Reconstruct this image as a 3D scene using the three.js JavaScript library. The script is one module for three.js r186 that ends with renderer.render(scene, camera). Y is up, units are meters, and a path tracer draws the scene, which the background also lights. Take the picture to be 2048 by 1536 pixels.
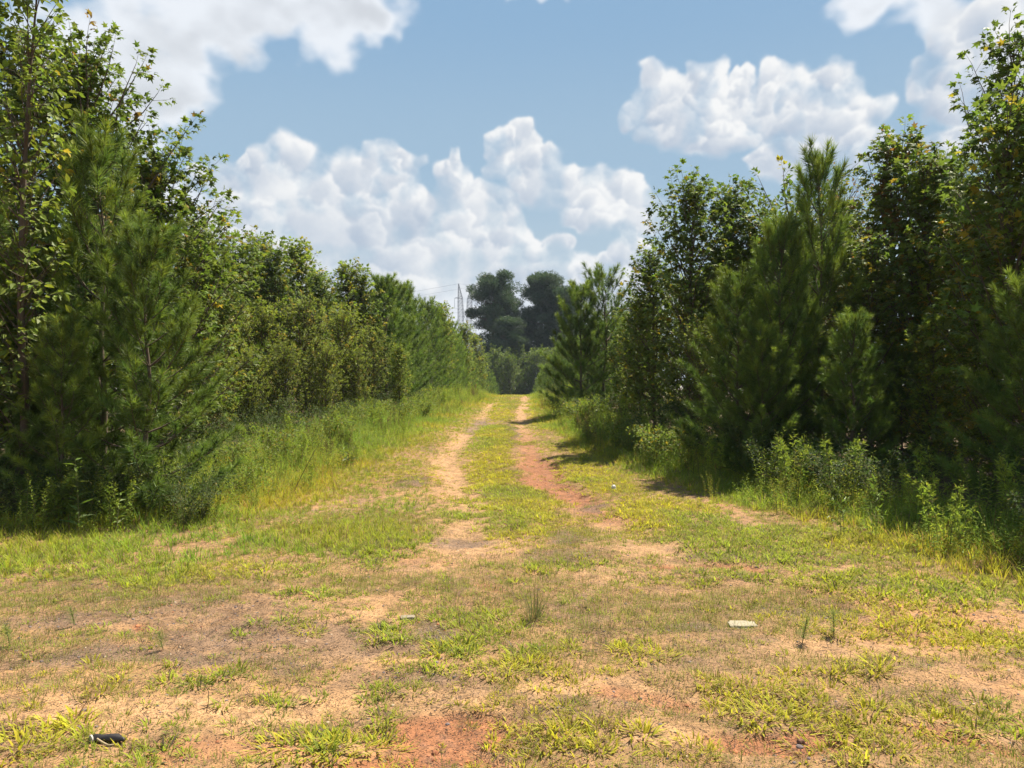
import * as THREE from 'three';
import { mergeGeometries } from 'three/addons/utils/BufferGeometryUtils.js';

// ---------------------------------------------------------------- helpers for numbers
function rng(a) { return () => { a |= 0; a = a + 0x6D2B79F5 | 0; let t = Math.imul(a ^ a >>> 15, 1 | a); t = t + Math.imul(t ^ t >>> 7, 61 | t) ^ t; return ((t ^ t >>> 14) >>> 0) / 4294967296; }; }
function hash(x, y, s) { let h = Math.imul(x, 374761393) ^ Math.imul(y, 668265263) ^ Math.imul(s, 1103515245); h = Math.imul(h ^ h >>> 13, 1274126177); h = Math.imul(h ^ h >>> 16, 2246822519); return ((h ^ h >>> 15) >>> 0) / 4294967296; }
function vn(x, y, s = 0) {
  const i = Math.floor(x), j = Math.floor(y); let u = x - i, v = y - j; u = u * u * (3 - 2 * u); v = v * v * (3 - 2 * v);
  const a = hash(i, j, s), b = hash(i + 1, j, s), c = hash(i, j + 1, s), d = hash(i + 1, j + 1, s);
  return a + (b - a) * u + (c - a) * v + (a - b - c + d) * u * v;
}
function gn(x, y, s = 0) {                                    // gradient noise, about -0.7 to 0.7
  const i = Math.floor(x), j = Math.floor(y), u = x - i, v = y - j, U = u * u * u * (u * (u * 6 - 15) + 10), W = v * v * v * (v * (v * 6 - 15) + 10);
  const g = (a, b, p, q) => { const t = hash(a, b, s) * 6.2831853; return Math.cos(t) * p + Math.sin(t) * q; };
  const a = g(i, j, u, v), b = g(i + 1, j, u - 1, v), c = g(i, j + 1, u, v - 1), d = g(i + 1, j + 1, u - 1, v - 1);
  return a + (b - a) * U + (c - a) * W + (a - b - c + d) * U * W;
}
function gfbm(x, y, o, s = 0, gain = 0.5) { let t = 0, a = 1; for (let k = 0; k < o; k++) { t += a * gn(x, y, s + k); a *= gain; const q = x * 1.62 - y * 1.18; y = x * 1.18 + y * 1.62 + 5.3; x = q + 2.9; } return t; }
function fbm(x, y, o, s = 0) { let t = 0, a = 0.5, n = 0; for (let k = 0; k < o; k++) { t += a * vn(x, y, s + k); n += a; a *= 0.5; x = x * 2.03 + 7.1; y = y * 2.03 + 3.7; } return t / n; }
const clamp = (x, a = 0, b = 1) => x < a ? a : x > b ? b : x;
const sst = (a, b, x) => { const t = clamp((x - a) / (b - a)); return t * t * (3 - 2 * t); };
const mix = (a, b, t) => a + (b - a) * t;
const D2R = Math.PI / 180;
function table(rows) { return (x) => { if (x <= rows[0][0]) return rows[0][1]; for (let k = 1; k < rows.length; k++) if (x <= rows[k][0]) { const t = (x - rows[k - 1][0]) / (rows[k][0] - rows[k - 1][0]); return mix(rows[k - 1][1], rows[k][1], t * t * (3 - 2 * t)); } return rows[rows.length - 1][1]; }; }

// ---------------------------------------------------------------- camera, sky, sun, exposure
const scene = new THREE.Scene();
const EYE = 1.6, F = 1536, CX = 1024, CY = 768;              // the photograph is 2048 x 1536, its lens 1536 pixels long
const camera = new THREE.PerspectiveCamera(2 * Math.atan(CY / F) / D2R, 4 / 3, 0.1, 4000);
camera.position.set(0, EYE, 0);
camera.lookAt(0, EYE, -10);
const SUN_AZ = 47 * D2R, SUN_EL = 59 * D2R;
const sun = new THREE.DirectionalLight(new THREE.Color(1.0, 0.92, 0.76), 5.0);
sun.position.set(Math.cos(SUN_EL) * Math.sin(SUN_AZ), Math.sin(SUN_EL), -Math.cos(SUN_EL) * Math.cos(SUN_AZ)).multiplyScalar(120);
sun.target.position.set(0, 0, 0);
sun.castShadow = true;
Object.assign(sun.shadow.camera, { left: -60, right: 60, top: 90, bottom: -60, near: 1, far: 400 });
sun.shadow.mapSize.set(4096, 4096);
scene.add(sun, sun.target);
const EXPOSURE = 2.4;

function makeSky() {
  const AIR = 1 / EXPOSURE;                                  // the sky's brightness as the photograph shows it, at this exposure
  const W = 4096, Hh = 2048, data = new Float32Array(W * Hh * 4), r = rng(77);
  // cumulus heads seen in the photograph: pixel x, y, half width, half height
  const seen = [
    [560, 350, 80, 78], [640, 362, 90, 80], [700, 400, 80, 80], [510, 360, 60, 60], [600, 470, 140, 130], [690, 520, 130, 120], [770, 340, 62, 58], [820, 335, 42, 44], [800, 400, 70, 50], [800, 480, 100, 90],
    [870, 470, 80, 80], [930, 400, 74, 78], [970, 450, 84, 80], [1010, 500, 70, 50], [880, 570, 170, 90], [700, 620, 220, 80], [910, 340, 20, 36], [1030, 320, 46, 60], [1000, 290, 26, 34],
    [1090, 370, 78, 70], [1160, 395, 84, 74], [1220, 415, 76, 66], [1275, 430, 52, 60], [1180, 440, 60, 50], [1110, 525, 62, 56], [1190, 545, 70, 46], [1270, 520, 60, 50], [1060, 590, 120, 60], [1230, 590, 120, 50],
    [430, 350, 56, 40], [480, 430, 60, 44], [440, 490, 70, 60], [520, 540, 90, 60],
    [1310, 215, 72, 80], [1390, 205, 74, 70], [1460, 235, 66, 80], [1370, 265, 90, 60], [1590, 200, 84, 76], [1660, 215, 92, 84], [1720, 250, 70, 76], [1540, 250, 80, 70], [1640, 285, 110, 60], [1760, 310, 60, 44], [1480, 170, 30, 26], [1440, 280, 70, 40], [1560, 330, 90, 40],
    [1900, 150, 90, 90], [1960, 110, 90, 100], [1880, 200, 66, 60], [1960, 210, 90, 70], [2060, 180, 120, 120], [1990, 290, 120, 50], [1850, 320, 70, 40],
  ];
  const soft = [[330, 70, 200, 110], [480, 30, 190, 110], [640, 30, 190, 90], [250, 190, 160, 120], [740, 10, 110, 80], [1930, 20, 220, 90], [1780, -10, 170, 60], [2090, 40, 160, 140], [360, 200, 90, 90], [120, 120, 160, 140], [1070, 5, 60, 16], [620, 640, 320, 120], [900, 650, 280, 110], [1150, 640, 240, 90], [450, 580, 160, 90], [1350, 620, 300, 60], [330, 420, 120, 80]];
  const toAng = ([x, y, a, b]) => { const dx = (x - CX) / F, n = Math.hypot(1, dx); return [Math.atan(dx) / D2R, Math.atan((CY - y) / F / n) / D2R, a / F / n / n / D2R, b / F / n / D2R]; };
  const lobes = seen.map(toAng), softs = soft.map(toAng);
  // the same weather goes on all round
  for (let k = 0; k < 44; k++) {
    const az = 40 + r() * 280, el = 6 + 52 * r() * r(), n = 4 + Math.floor(r() * 6), s = 1.6 + 1.6 * r() + el * 0.04;
    for (let j = 0; j < n; j++) { const q = 0.7 + 0.6 * r(); let a = az + (j - n / 2) * s * 0.9 / Math.max(0.4, Math.cos(el * D2R)); a = ((a + 180) % 360 + 360) % 360 - 180; lobes.push([a, el + (r() - 0.4) * s * 1.3, s * q * 1.1 / Math.max(0.4, Math.cos(el * D2R)), s * q]); }
    if (k % 2) softs.push([((az + 200) % 360) - 180 < -38 || ((az + 200) % 360) - 180 > 38 ? ((az + 200) % 360) - 180 : 90, el + 4, 7, 4]);
  }
  for (let k = 0; k < 30; k++) lobes.push([-180 + 360 * r(), 30 + 40 * r(), 5 + 6 * r(), 2.5 + 3 * r()]);
  const GW = 2880, GH = 720, step = 0.125, fieldOf = (list) => {
    const g = new Float32Array(GW * GH);
    for (const [a, e, ra, re] of list) for (let j = Math.max(0, Math.floor((e - re) / step)); j <= Math.min(GH - 1, (e + re) / step); j++) for (let i = Math.floor((a - ra + 180) / step); i <= (a + ra + 180) / step; i++) {
      const q = ((i * step - 180 - a) / ra) ** 2 + ((j * step - e) / re) ** 2;
      if (q < 1) g[j * GW + ((i % GW) + GW) % GW] += (1 - q) * (1 - q);
    }
    return g;
  };
  // each heap carries smaller heads on its upper side; the light that reaches them is followed through the heap towards the sun below
  const heads = []; for (const [a, e, ra, re] of lobes) { heads.push([a, e, ra, re]); for (let k = 0; k < 7; k++) { const t = (-20 + 220 * r()) * D2R, q = 0.30 + 0.28 * r(), m = 0.62 + 0.2 * r(); heads.push([a + Math.cos(t) * ra * m, e + Math.sin(t) * re * m, ra * q, re * q]); } }
  const lit = new Float32Array(GW * GH).fill(0.5);
  for (const [a, e, ra, re] of heads) for (let j = Math.max(0, Math.floor((e - re) / step)); j <= Math.min(GH - 1, (e + re) / step); j++) for (let i = Math.floor((a - ra + 180) / step); i <= (a + ra + 180) / step; i++) {
    const u = (i * step - 180 - a) / ra, v = (j * step - e) / re, q = u * u + v * v; if (q >= 1) continue;
    const o = j * GW + ((i % GW) + GW) % GW, l = clamp(0.36 + 0.46 * v + 0.26 * u + 0.26 * q); lit[o] = mix(lit[o], l, sst(0, 0.5, 1 - q));
  }
  const G = fieldOf(heads.map(([a, e, x, y]) => [a, e, x, y])), S = fieldOf(softs);
  const look = (g, a, e) => { const x = (a + 180) / step, y = Math.max(0, e / step), i = Math.floor(x), j = Math.min(GH - 2, Math.floor(y)), u = x - i, v = Math.min(1, y - j), i0 = ((i % GW) + GW) % GW, i1 = (i0 + 1) % GW; return (g[j * GW + i0] * (1 - u) + g[j * GW + i1] * u) * (1 - v) + (g[(j + 1) * GW + i0] * (1 - u) + g[(j + 1) * GW + i1] * u) * v; };
  // heaped lobes: rounded bumps with creases between them, finer and finer
  const billow = (x, y, o) => { let t = 0, a = 1, X = x * 0.36, Y = y * 0.36; for (let k = 0; k < o; k++) { t += a * (0.34 - Math.abs(gn(X, Y, 300 + k))); a *= 0.64; const q = X * 1.62 - Y * 1.18; Y = X * 1.18 + Y * 1.62 + 5.3; X = q + 2.9; } return t; };
  const near = new Uint8Array(360 * 92); for (const [a, e, ra, re] of [...heads, ...softs]) for (let j = Math.max(0, Math.floor(e - re - 3)); j <= Math.min(91, e + re + 3); j++) for (let i = Math.floor(a - ra - 4); i <= a + ra + 4; i++) near[j * 360 + (((i + 180) % 360) + 360) % 360] = 1;
  const blue = [table([[0, 0.60], [4, 0.52], [9, 0.44], [16, 0.355], [27, 0.27], [60, 0.15], [90, 0.13]]), table([[0, 0.68], [4, 0.63], [9, 0.575], [16, 0.515], [27, 0.445], [60, 0.32], [90, 0.28]]), table([[0, 0.74], [4, 0.72], [9, 0.69], [16, 0.675], [27, 0.655], [60, 0.58], [90, 0.54]])];
  const sunD = sun.position.clone().normalize();
  for (let j = 0; j < Hh; j++) {
    const el = (j + 0.5) / Hh * 180 - 90, ce = Math.cos(el * D2R), sq = Math.max(0.3, ce), b0 = blue[0](el), b1 = blue[1](el), b2 = blue[2](el), hz = Math.exp(-Math.max(0, el) / 3.2) * 0.6;
    for (let i = 0; i < W; i++) {
      const o = (j * W + i) * 4; data[o + 3] = 1;
      if (el < 0) { data[o] = 0.30; data[o + 1] = 0.27; data[o + 2] = 0.20; continue; }
      let az = (i + 0.5) / W * 360 - 90; if (az > 180) az -= 360;
      let c0 = b0, c1 = b1, c2 = b2;
      const cosS = ce * Math.sin(az * D2R) * sunD.x + Math.sin(el * D2R) * sunD.y - ce * Math.cos(az * D2R) * sunD.z, halo = 0.30 * Math.pow(clamp(cosS), 14);
      c0 += halo; c1 += halo * 0.95; c2 += halo * 0.85;
      if (near[Math.min(91, Math.floor(el)) * 360 + ((Math.floor(az) + 180) % 360 + 360) % 360]) {
      const x = az * sq, wx = gfbm(x * 0.30, el * 0.30, 3, 11) * 1.3, wy = gfbm(x * 0.30, el * 0.30, 3, 51) * 1.2;
      // thin veils
      const sv = look(S, az + wx * 1.6, el + wy * 1.6);
      if (sv > 0.01) { const n = gfbm(x * 0.16, el * 0.26, 5, 90, 0.55), a = sst(-0.05, 0.95, sv * 1.1 + n * 0.75) * 0.88 * sst(0, 0.25, sv), l = mix(0.94, 0.72, sst(0.55, 1.5, sv - n * 0.6)); c0 = mix(c0, l * 0.98, a); c1 = mix(c1, l * 1.005, a); c2 = mix(c2, l * 1.05, a); }
      const g0 = look(G, az + wx * 0.8, el + wy * 0.8);
      if (g0 > 0.004) {
        const rag = gn(x * 0.5 + 9, el * 0.5, 77), dens = (u, v, o) => { let g = look(G, az + u / sq + wx * 0.8, el + v + wy * 0.8); if (g > 0.55) g = 0.55 + 0.16 * (g - 0.55); return g > 0.004 ? g * 0.8 - 0.20 + billow(x + u, el + v, o) * (0.26 + 0.34 * Math.min(1, g)) : -0.2; };
        const dn = dens(0, 0, 7), a = sst(-0.02, mix(0.30, 1.2, sst(-0.35, 0.35, rag)), dn);
        if (a > 0) {
          let ux = 42 * sq - x, uy = 58 - el; const ul = Math.hypot(ux, uy); ux /= ul; uy /= ul;
          const depth = Math.max(0, dens(ux * 0.22, uy * 0.22, 6)) * 0.30 + Math.max(0, dens(ux * 0.6, uy * 0.6, 5)) * 0.5 + Math.max(0, dens(ux * 1.2, uy * 1.2, 3)) * 0.7 + Math.max(0, dens(ux * 2.2, uy * 2.2, 2)) * 0.8,
          lo = gfbm(x * 0.17 + 31, el * 0.2, 3, 140), wu = gfbm(x * 0.8, el * 0.8, 4, 210, 0.62) * 0.5, l = look(lit, az + wx * 0.8 + wu, el + wy * 0.8 + gfbm(x * 0.8, el * 0.8, 4, 220, 0.62) * 0.5);
          const w = clamp(0.62 - 0.95 * l + 0.55 * (1 - Math.exp(-depth * 0.8)) + lo * 0.42 - billow(x, el, 6) * 0.10) * (0.25 + 0.75 * sst(0.02, 0.42, dn)), A = a * mix(0.98, 0.90, w);
          c0 = mix(c0, mix(0.95, 0.46, w), A); c1 = mix(c1, mix(0.95, 0.54, w), A); c2 = mix(c2, mix(0.95, 0.66, w), A);
        }
      }
      }
      c0 = mix(c0, 0.66, hz); c1 = mix(c1, 0.71, hz); c2 = mix(c2, 0.75, hz);
      data[o] = c0 * AIR; data[o + 1] = c1 * AIR; data[o + 2] = c2 * AIR;
    }
  }
  const t = new THREE.DataTexture(data, W, Hh, THREE.RGBAFormat, THREE.FloatType);
  t.mapping = THREE.EquirectangularReflectionMapping; t.magFilter = t.minFilter = THREE.LinearFilter; t.needsUpdate = true;
  return t;
}
const sky = makeSky();
scene.background = sky;
scene.environment = sky;
scene.fog = new THREE.FogExp2(new THREE.Color(0.62, 0.74, 0.9), 0.00025);

// ---------------------------------------------------------------- naming
const taken = new Map();
function numbered(name) { const n = taken.get(name) ?? 0; taken.set(name, n + 1); return n ? `${name}_${String(n).padStart(3, '0')}` : name; }
function shade(o) { o.traverse((m) => { if (m.isMesh) { m.castShadow = true; m.receiveShadow = true; } }); return o; }
function tag(o, label, category, group, kind) { o.userData = { ...o.userData, label, category }; if (group) o.userData.group = group; if (kind) o.userData.kind = kind; return o; }
function place(o, name, x, y, z, turn, s, label, category, group) {
  o.name = numbered(name); o.position.set(x, y, z); o.rotation.y = turn; o.scale.setScalar(s);
  o.userData = { label, category }; if (group) o.userData.group = group;
  shade(o); scene.add(o); return o;
}

// ---------------------------------------------------------------- terrain shape
const roadX = table([[0, -0.35], [9, -0.3], [13, -0.36], [18, -0.58], [22, -0.6], [32, -0.35], [42, 0.05], [60, 0.9], [100, 3], [160, 6]]);
const rise = table([[-2500, 0], [11, 0.02], [22, 0.42], [34, 0.84], [42, 0.97], [49, 0.86], [70, -0.4], [100, -2.2], [140, -3.4], [400, -4], [2500, -4]]);
function macro(x, d) { return rise(d) + 0.05 * (vn(x * 0.25, d * 0.25, 5) - 0.5) * sst(3, 8, d); }
function onGround(px, py) {                                   // the place on the ground that a pixel of the photograph shows
  let d = 6; for (let k = 0; k < 60; k++) { const x = (px - CX) / F * d, h = macro(x, d), t = (EYE - h) * F / Math.max(4, py - CY); d = mix(d, t, 0.5); }
  return [(px - CX) / F * d, d];
}
const across = (px, d) => (px - CX) / F * d;
const tall = (py, d, x) => EYE + (CY - py) / F * d - macro(x, d);
const edgeOf = (list) => { const pts = list.map(([a, b]) => onGround(a, b)).sort((a, b) => a[1] - b[1]).map(([x, d]) => [d, x]); return table(pts); };
const leftEdge = edgeOf([[-300, 1110], [0, 1075], [200, 1070], [400, 1060], [520, 1030], [640, 985], [740, 925], [820, 880], [880, 848], [940, 818], [985, 800]]);
const rightEdge = edgeOf([[2300, 1290], [2048, 1185], [1900, 1125], [1760, 1085], [1600, 1040], [1440, 998], [1330, 965], [1240, 935], [1160, 895], [1105, 855], [1078, 825], [1066, 803]]);
// wheel tracks: half the gauge and where they show
const gauge = table([[0, 1.0], [13, 0.9], [20, 0.82], [42, 0.86], [200, 0.86]]);
const leftTrack = edgeOf([[990, 797], [958, 845], [915, 880], [888, 920], [903, 955], [932, 992], [940, 1030], [925, 1100], [890, 1180]]), rightTrack = edgeOf([[1052, 797], [1043, 845], [1049, 880], [1064, 920], [1102, 962], [1160, 1000], [1222, 1040], [1300, 1085], [1390, 1135]]);
function trackOf(x, d) {
  const far = sst(36, 42, d), w = 0.12 * (vn(d * 0.35, 2, 8) - 0.5), a = mix(leftTrack(d), roadX(d) - gauge(d), far) + w, b = mix(rightTrack(d), roadX(d) + gauge(d), far) + w, on = sst(5.6, 8, d);
  return [Math.exp(-(((x - a) / 0.30) ** 2)) * on, Math.exp(-(((x - b) / 0.30) ** 2)) * on, (a + b) / 2];
}
// patches read from the photograph: kind, pixel x, y, half width, half height, strength
const patchList = [
  ['sand', 380, 1425, 330, 34, 1], ['sand', 640, 1395, 160, 22, 0.8], ['sand', 760, 1310, 110, 16, 1], ['sand', 1260, 1385, 140, 30, 1], ['sand', 960, 1092, 110, 18, 1], ['sand', 1120, 1380, 120, 26, 0.8], ['sand', 1190, 1145, 130, 16, 0.7],
  ['sand', 900, 1415, 120, 30, 0.7], ['sand', 1330, 1095, 110, 16, 0.8], ['sand', 1650, 1290, 170, 14, 0.8], ['sand', 700, 1230, 60, 14, 0.6], ['sand', 60, 1460, 150, 22, 0.9], ['sand', 1870, 1470, 160, 24, 0.6], ['sand', 1300, 1490, 160, 26, 0.9], ['sand', 620, 1500, 260, 24, 0.9], ['sand', 1010, 1240, 60, 14, 0.5],
  ['clay', 870, 1475, 150, 38, 1], ['clay', 800, 1530, 240, 16, 1], ['clay', 1500, 1490, 150, 34, 1], ['clay', 1330, 1138, 70, 7, 1], ['clay', 1470, 1136, 60, 5, 0.9], ['clay', 1290, 1400, 90, 22, 0.7], ['clay', 1080, 945, 46, 34, 1], ['clay', 1130, 985, 46, 22, 0.9], ['clay', 1840, 1150, 50, 10, 0.7], ['clay', 1940, 1505, 160, 16, 0.9], ['clay', 330, 1247, 30, 5, 0.8], ['clay', 1010, 1172, 50, 5, 0.7], ['clay', 420, 1500, 220, 12, 0.5],
  ['gravel', 330, 1315, 330, 15, 1], ['gravel', 560, 1270, 260, 30, 0.8], ['gravel', 700, 1290, 130, 24, 0.7], ['gravel', 300, 1225, 330, 24, 0.6], ['gravel', 910, 1085, 60, 12, 0.9], ['gravel', 1130, 1105, 90, 14, 0.9], ['gravel', 1140, 1072, 36, 14, 1], ['gravel', 1460, 1110, 90, 10, 1], ['gravel', 1620, 1235, 90, 10, 0.7], ['gravel', 1360, 1255, 60, 10, 0.7], ['gravel', 850, 1262, 60, 12, 0.9],
  ['gravel', 835, 965, 30, 12, 0.9], ['gravel', 960, 850, 26, 18, 1], ['gravel', 1018, 860, 18, 22, 1], ['gravel', 1010, 840, 16, 6, 0.9], ['gravel', 1175, 1012, 30, 8, 0.9], ['gravel', 1000, 935, 30, 14, 0.5], ['gravel', 1010, 980, 40, 14, 0.5], ['gravel', 40, 1330, 160, 16, 0.7], ['gravel', 1620, 1420, 140, 24, 0.5], ['gravel', 1090, 1450, 100, 16, 0.6], ['gravel', 1180, 1415, 80, 12, 0.5], ['gravel', 1780, 1400, 150, 20, 0.5], ['gravel', 820, 1360, 120, 18, 0.5],
  ['crab', 1010, 1010, 120, 60, 1], ['crab', 985, 940, 46, 50, 1], ['crab', 985, 870, 40, 24, 1], ['crab', 1005, 820, 30, 16, 1], ['crab', 1600, 1090, 330, 40, 1], ['crab', 1320, 1020, 120, 40, 1], ['crab', 1850, 1180, 260, 40, 1], ['crab', 1500, 1160, 160, 16, 0.8], ['crab', 900, 1010, 60, 30, 0.4], ['crab', 780, 1090, 90, 40, 0.9], ['crab', 1090, 1130, 160, 14, 0.7], ['crab', 1180, 950, 80, 40, 0.9], ['crab', 1200, 905, 60, 30, 0.8], ['crab', 1080, 855, 24, 14, 0.5], ['crab', 1060, 815, 14, 12, 0.9],
  ['crab', 620, 1490, 110, 26, 1], ['crab', 740, 1470, 60, 26, 0.9], ['crab', 40, 1490, 70, 20, 1], ['crab', 250, 1500, 50, 24, 1], ['crab', 1480, 1370, 90, 34, 0.9], ['crab', 1560, 1400, 60, 40, 1], ['crab', 1700, 1450, 140, 40, 0.9], ['crab', 1950, 1440, 120, 50, 0.9], ['crab', 1640, 1500, 100, 36, 0.9], ['crab', 1060, 1320, 100, 36, 0.9], ['crab', 910, 1290, 90, 22, 1], ['crab', 960, 1240, 80, 20, 0.8], ['crab', 1170, 1500, 110, 34, 0.8], ['crab', 1000, 1480, 60, 24, 0.7], ['crab', 1290, 1300, 50, 16, 0.9], ['crab', 900, 1340, 90, 20, 0.7], ['crab', 560, 1385, 90, 18, 0.8], ['crab', 440, 1345, 90, 14, 0.6], ['crab', 780, 1400, 60, 16, 0.6], ['crab', 590, 1195, 80, 14, 0.8], ['crab', 330, 1150, 300, 24, 0.8], ['crab', 100, 1110, 160, 34, 1], ['crab', 540, 1140, 120, 20, 0.8], ['crab', 1660, 1330, 120, 22, 0.8], ['crab', 1960, 1280, 110, 18, 1], ['crab', 1760, 1250, 200, 24, 0.7], ['crab', 1450, 1440, 100, 24, 0.7], ['crab', 560, 1255, 60, 10, 0.7], ['crab', 760, 1265, 40, 12, 0.8],
  ['turf', 1400, 1215, 330, 34, 1], ['turf', 1240, 1260, 140, 24, 1], ['turf', 760, 1170, 200, 24, 0.9], ['turf', 300, 1180, 320, 34, 0.7], ['turf', 1150, 1190, 160, 20, 0.8], ['turf', 1440, 1300, 150, 20, 0.6], ['turf', 950, 1060, 120, 20, 0.5], ['turf', 700, 1060, 140, 40, 0.7], ['turf', 120, 1290, 200, 24, 0.6], ['turf', 1060, 800, 60, 30, 0.4], ['turf', 1040, 880, 40, 12, 0.6], ['turf', 1800, 1330, 220, 24, 0.6], ['turf', 560, 1330, 120, 14, 0.5], ['turf', 1380, 1400, 90, 30, 0.6],
];
const patches = { sand: [], clay: [], gravel: [], crab: [], turf: [], lawn: [] };
patchList.push(['lawn', 60, 1100, 330, 46, 1], ['lawn', 380, 1095, 260, 40, 1], ['lawn', 640, 1075, 190, 44, 0.9], ['lawn', 790, 1020, 70, 40, 0.5], ['lawn', 250, 1150, 260, 14, 0.5]);
for (const [kind, px, py, a, b, s] of patchList) { const [x, d] = onGround(px, py), [, d0] = onGround(px, py + b), [, d1] = onGround(px, Math.max(py - b, CY + 20)); patches[kind].push([x, d, a / F * d, Math.max(0.12, (d1 - d0) / 2), s]); }
function patch(kind, x, d) {
  let t = 0; const wx = (fbm(x * 1.7, d * 1.7, 3, 21) - 0.5) * 0.55, wd = (fbm(x * 1.7, d * 1.7, 3, 31) - 0.5) * 0.6;
  for (const [a, b, ra, rb, s] of patches[kind]) { const q = ((x + wx - a) / ra) ** 2 + ((d + wd - b) / rb) ** 2; if (q < 2.2) t = Math.max(t, s * (1 - sst(0.35, 1.5, q))); }
  return t;
}
function height(x, d) {
  const [l, r] = trackOf(x, d), near = 1 - sst(45, 90, d);
  let h = macro(x, d) - 0.045 * near * (l + r);
  const q = patch('clay', x, d) * (d > 8 && d < 16 ? 1 : 0.35); h -= 0.05 * q;
  const fine = 1 - sst(18, 40, d);
  h += fine * (0.035 * (fbm(x * 1.9, d * 1.9, 3, 61) - 0.5) + 0.022 * (fbm(x * 9, d * 9, 2, 71) - 0.5));
  h += 0.05 * sst(0, 1.2, Math.max(leftEdge(d) - x, x - rightEdge(d)));
  return h;
}

// ---------------------------------------------------------------- ground sheet
function axis(lo, hi, a, b, step, grow) { const out = []; for (let v = a; v <= b; v += step) out.push(v); let s = step, v = out[out.length - 1]; while (v < hi) { s *= grow; v += s; out.push(v); } s = step; v = a; while (v > lo) { s *= grow; v -= s; out.unshift(v); } return out; }
{
  const xs = axis(-900, 900, -5.6, 5.6, 0.042, 1.055), ds = axis(-60, 900, 2.8, 13.5, 0.042, 1.016);
  const nx = xs.length, nd = ds.length, pos = new Float32Array(nx * nd * 3), col = new Float32Array(nx * nd * 3), uv = new Float32Array(nx * nd * 2), idx = new Uint32Array((nx - 1) * (nd - 1) * 6);
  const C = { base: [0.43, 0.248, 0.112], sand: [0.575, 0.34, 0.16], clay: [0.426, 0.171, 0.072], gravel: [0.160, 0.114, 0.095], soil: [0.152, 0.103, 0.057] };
  for (let j = 0, p = 0, c = 0, u = 0; j < nd; j++) for (let i = 0; i < nx; i++) {
    const x = xs[i], d = ds[j];
    pos[p++] = x; pos[p++] = height(x, d); pos[p++] = -d;
    const n1 = fbm(x * 2.3, d * 2.3, 4, 101), n2 = fbm(x * 0.7, d * 0.7, 3, 111), n3 = vn(x * 26, d * 26, 121);
    const [l, r] = trackOf(x, d), lr = Math.max(l, r) * sst(0.30, 0.62, n1 + 0.25);
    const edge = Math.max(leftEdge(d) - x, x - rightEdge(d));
    let k = C.base.slice(); const to = (q, t) => { t = clamp(t); for (let a = 0; a < 3; a++) k[a] = mix(k[a], q[a], t); };
    to(C.sand, sst(0.45, 0.75, n2) * 0.5); to(C.gravel, sst(0.54, 0.72, n1) * 0.30); to(C.clay, sst(0.60, 0.78, n2) * 0.35);
    to(C.sand, Math.max(lr, Math.max(l, r) * 0.8)); to(C.clay, r * sst(8, 9.5, d) * (1 - sst(15, 24, d)) * 0.85); to(C.sand, patch('sand', x, d) * 0.9); to(C.gravel, patch('gravel', x, d) * (0.55 + 0.7 * (n1 - 0.2)) * 0.85); to(C.clay, patch('clay', x, d) * 0.95);
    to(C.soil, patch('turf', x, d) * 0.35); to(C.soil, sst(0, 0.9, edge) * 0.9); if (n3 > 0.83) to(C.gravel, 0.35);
    const j2 = 0.88 + 0.24 * n3; for (let a = 0; a < 3; a++) col[c++] = k[a] * j2;
    uv[u++] = x; uv[u++] = d;
  }
  let q = 0; for (let j = 0; j < nd - 1; j++) for (let i = 0; i < nx - 1; i++) { const a = j * nx + i, b = a + 1, c = a + nx, e = c + 1; idx[q++] = a; idx[q++] = b; idx[q++] = c; idx[q++] = b; idx[q++] = e; idx[q++] = c; }
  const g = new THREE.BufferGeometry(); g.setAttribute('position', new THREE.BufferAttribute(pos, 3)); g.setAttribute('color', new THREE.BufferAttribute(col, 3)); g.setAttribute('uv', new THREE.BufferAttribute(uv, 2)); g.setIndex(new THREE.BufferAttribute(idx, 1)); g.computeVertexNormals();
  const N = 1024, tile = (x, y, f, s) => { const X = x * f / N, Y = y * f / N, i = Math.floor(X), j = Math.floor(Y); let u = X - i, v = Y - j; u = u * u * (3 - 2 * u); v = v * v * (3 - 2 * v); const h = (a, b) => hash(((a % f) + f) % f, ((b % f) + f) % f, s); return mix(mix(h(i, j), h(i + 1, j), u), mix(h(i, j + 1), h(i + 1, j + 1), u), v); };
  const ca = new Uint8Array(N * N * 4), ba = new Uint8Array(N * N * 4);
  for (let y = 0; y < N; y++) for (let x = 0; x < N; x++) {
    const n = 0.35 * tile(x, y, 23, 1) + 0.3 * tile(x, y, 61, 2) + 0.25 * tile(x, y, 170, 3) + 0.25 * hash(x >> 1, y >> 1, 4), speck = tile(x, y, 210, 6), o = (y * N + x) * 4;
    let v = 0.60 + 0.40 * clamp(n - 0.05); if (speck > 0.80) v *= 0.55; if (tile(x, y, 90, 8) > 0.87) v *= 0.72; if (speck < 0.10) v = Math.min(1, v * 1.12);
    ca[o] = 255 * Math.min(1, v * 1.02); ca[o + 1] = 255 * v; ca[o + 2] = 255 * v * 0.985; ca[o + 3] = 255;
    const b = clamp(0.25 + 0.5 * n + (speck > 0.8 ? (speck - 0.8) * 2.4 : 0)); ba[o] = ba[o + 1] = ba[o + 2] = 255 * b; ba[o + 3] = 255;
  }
  const tex = (a, srgb) => { const t = new THREE.DataTexture(a, N, N); t.wrapS = t.wrapT = THREE.RepeatWrapping; t.magFilter = THREE.LinearFilter; t.minFilter = THREE.LinearMipmapLinearFilter; t.generateMipmaps = true; t.repeat.set(1 / 1.37, 1 / 1.37); if (srgb) t.colorSpace = THREE.SRGBColorSpace; t.needsUpdate = true; return t; };
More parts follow.
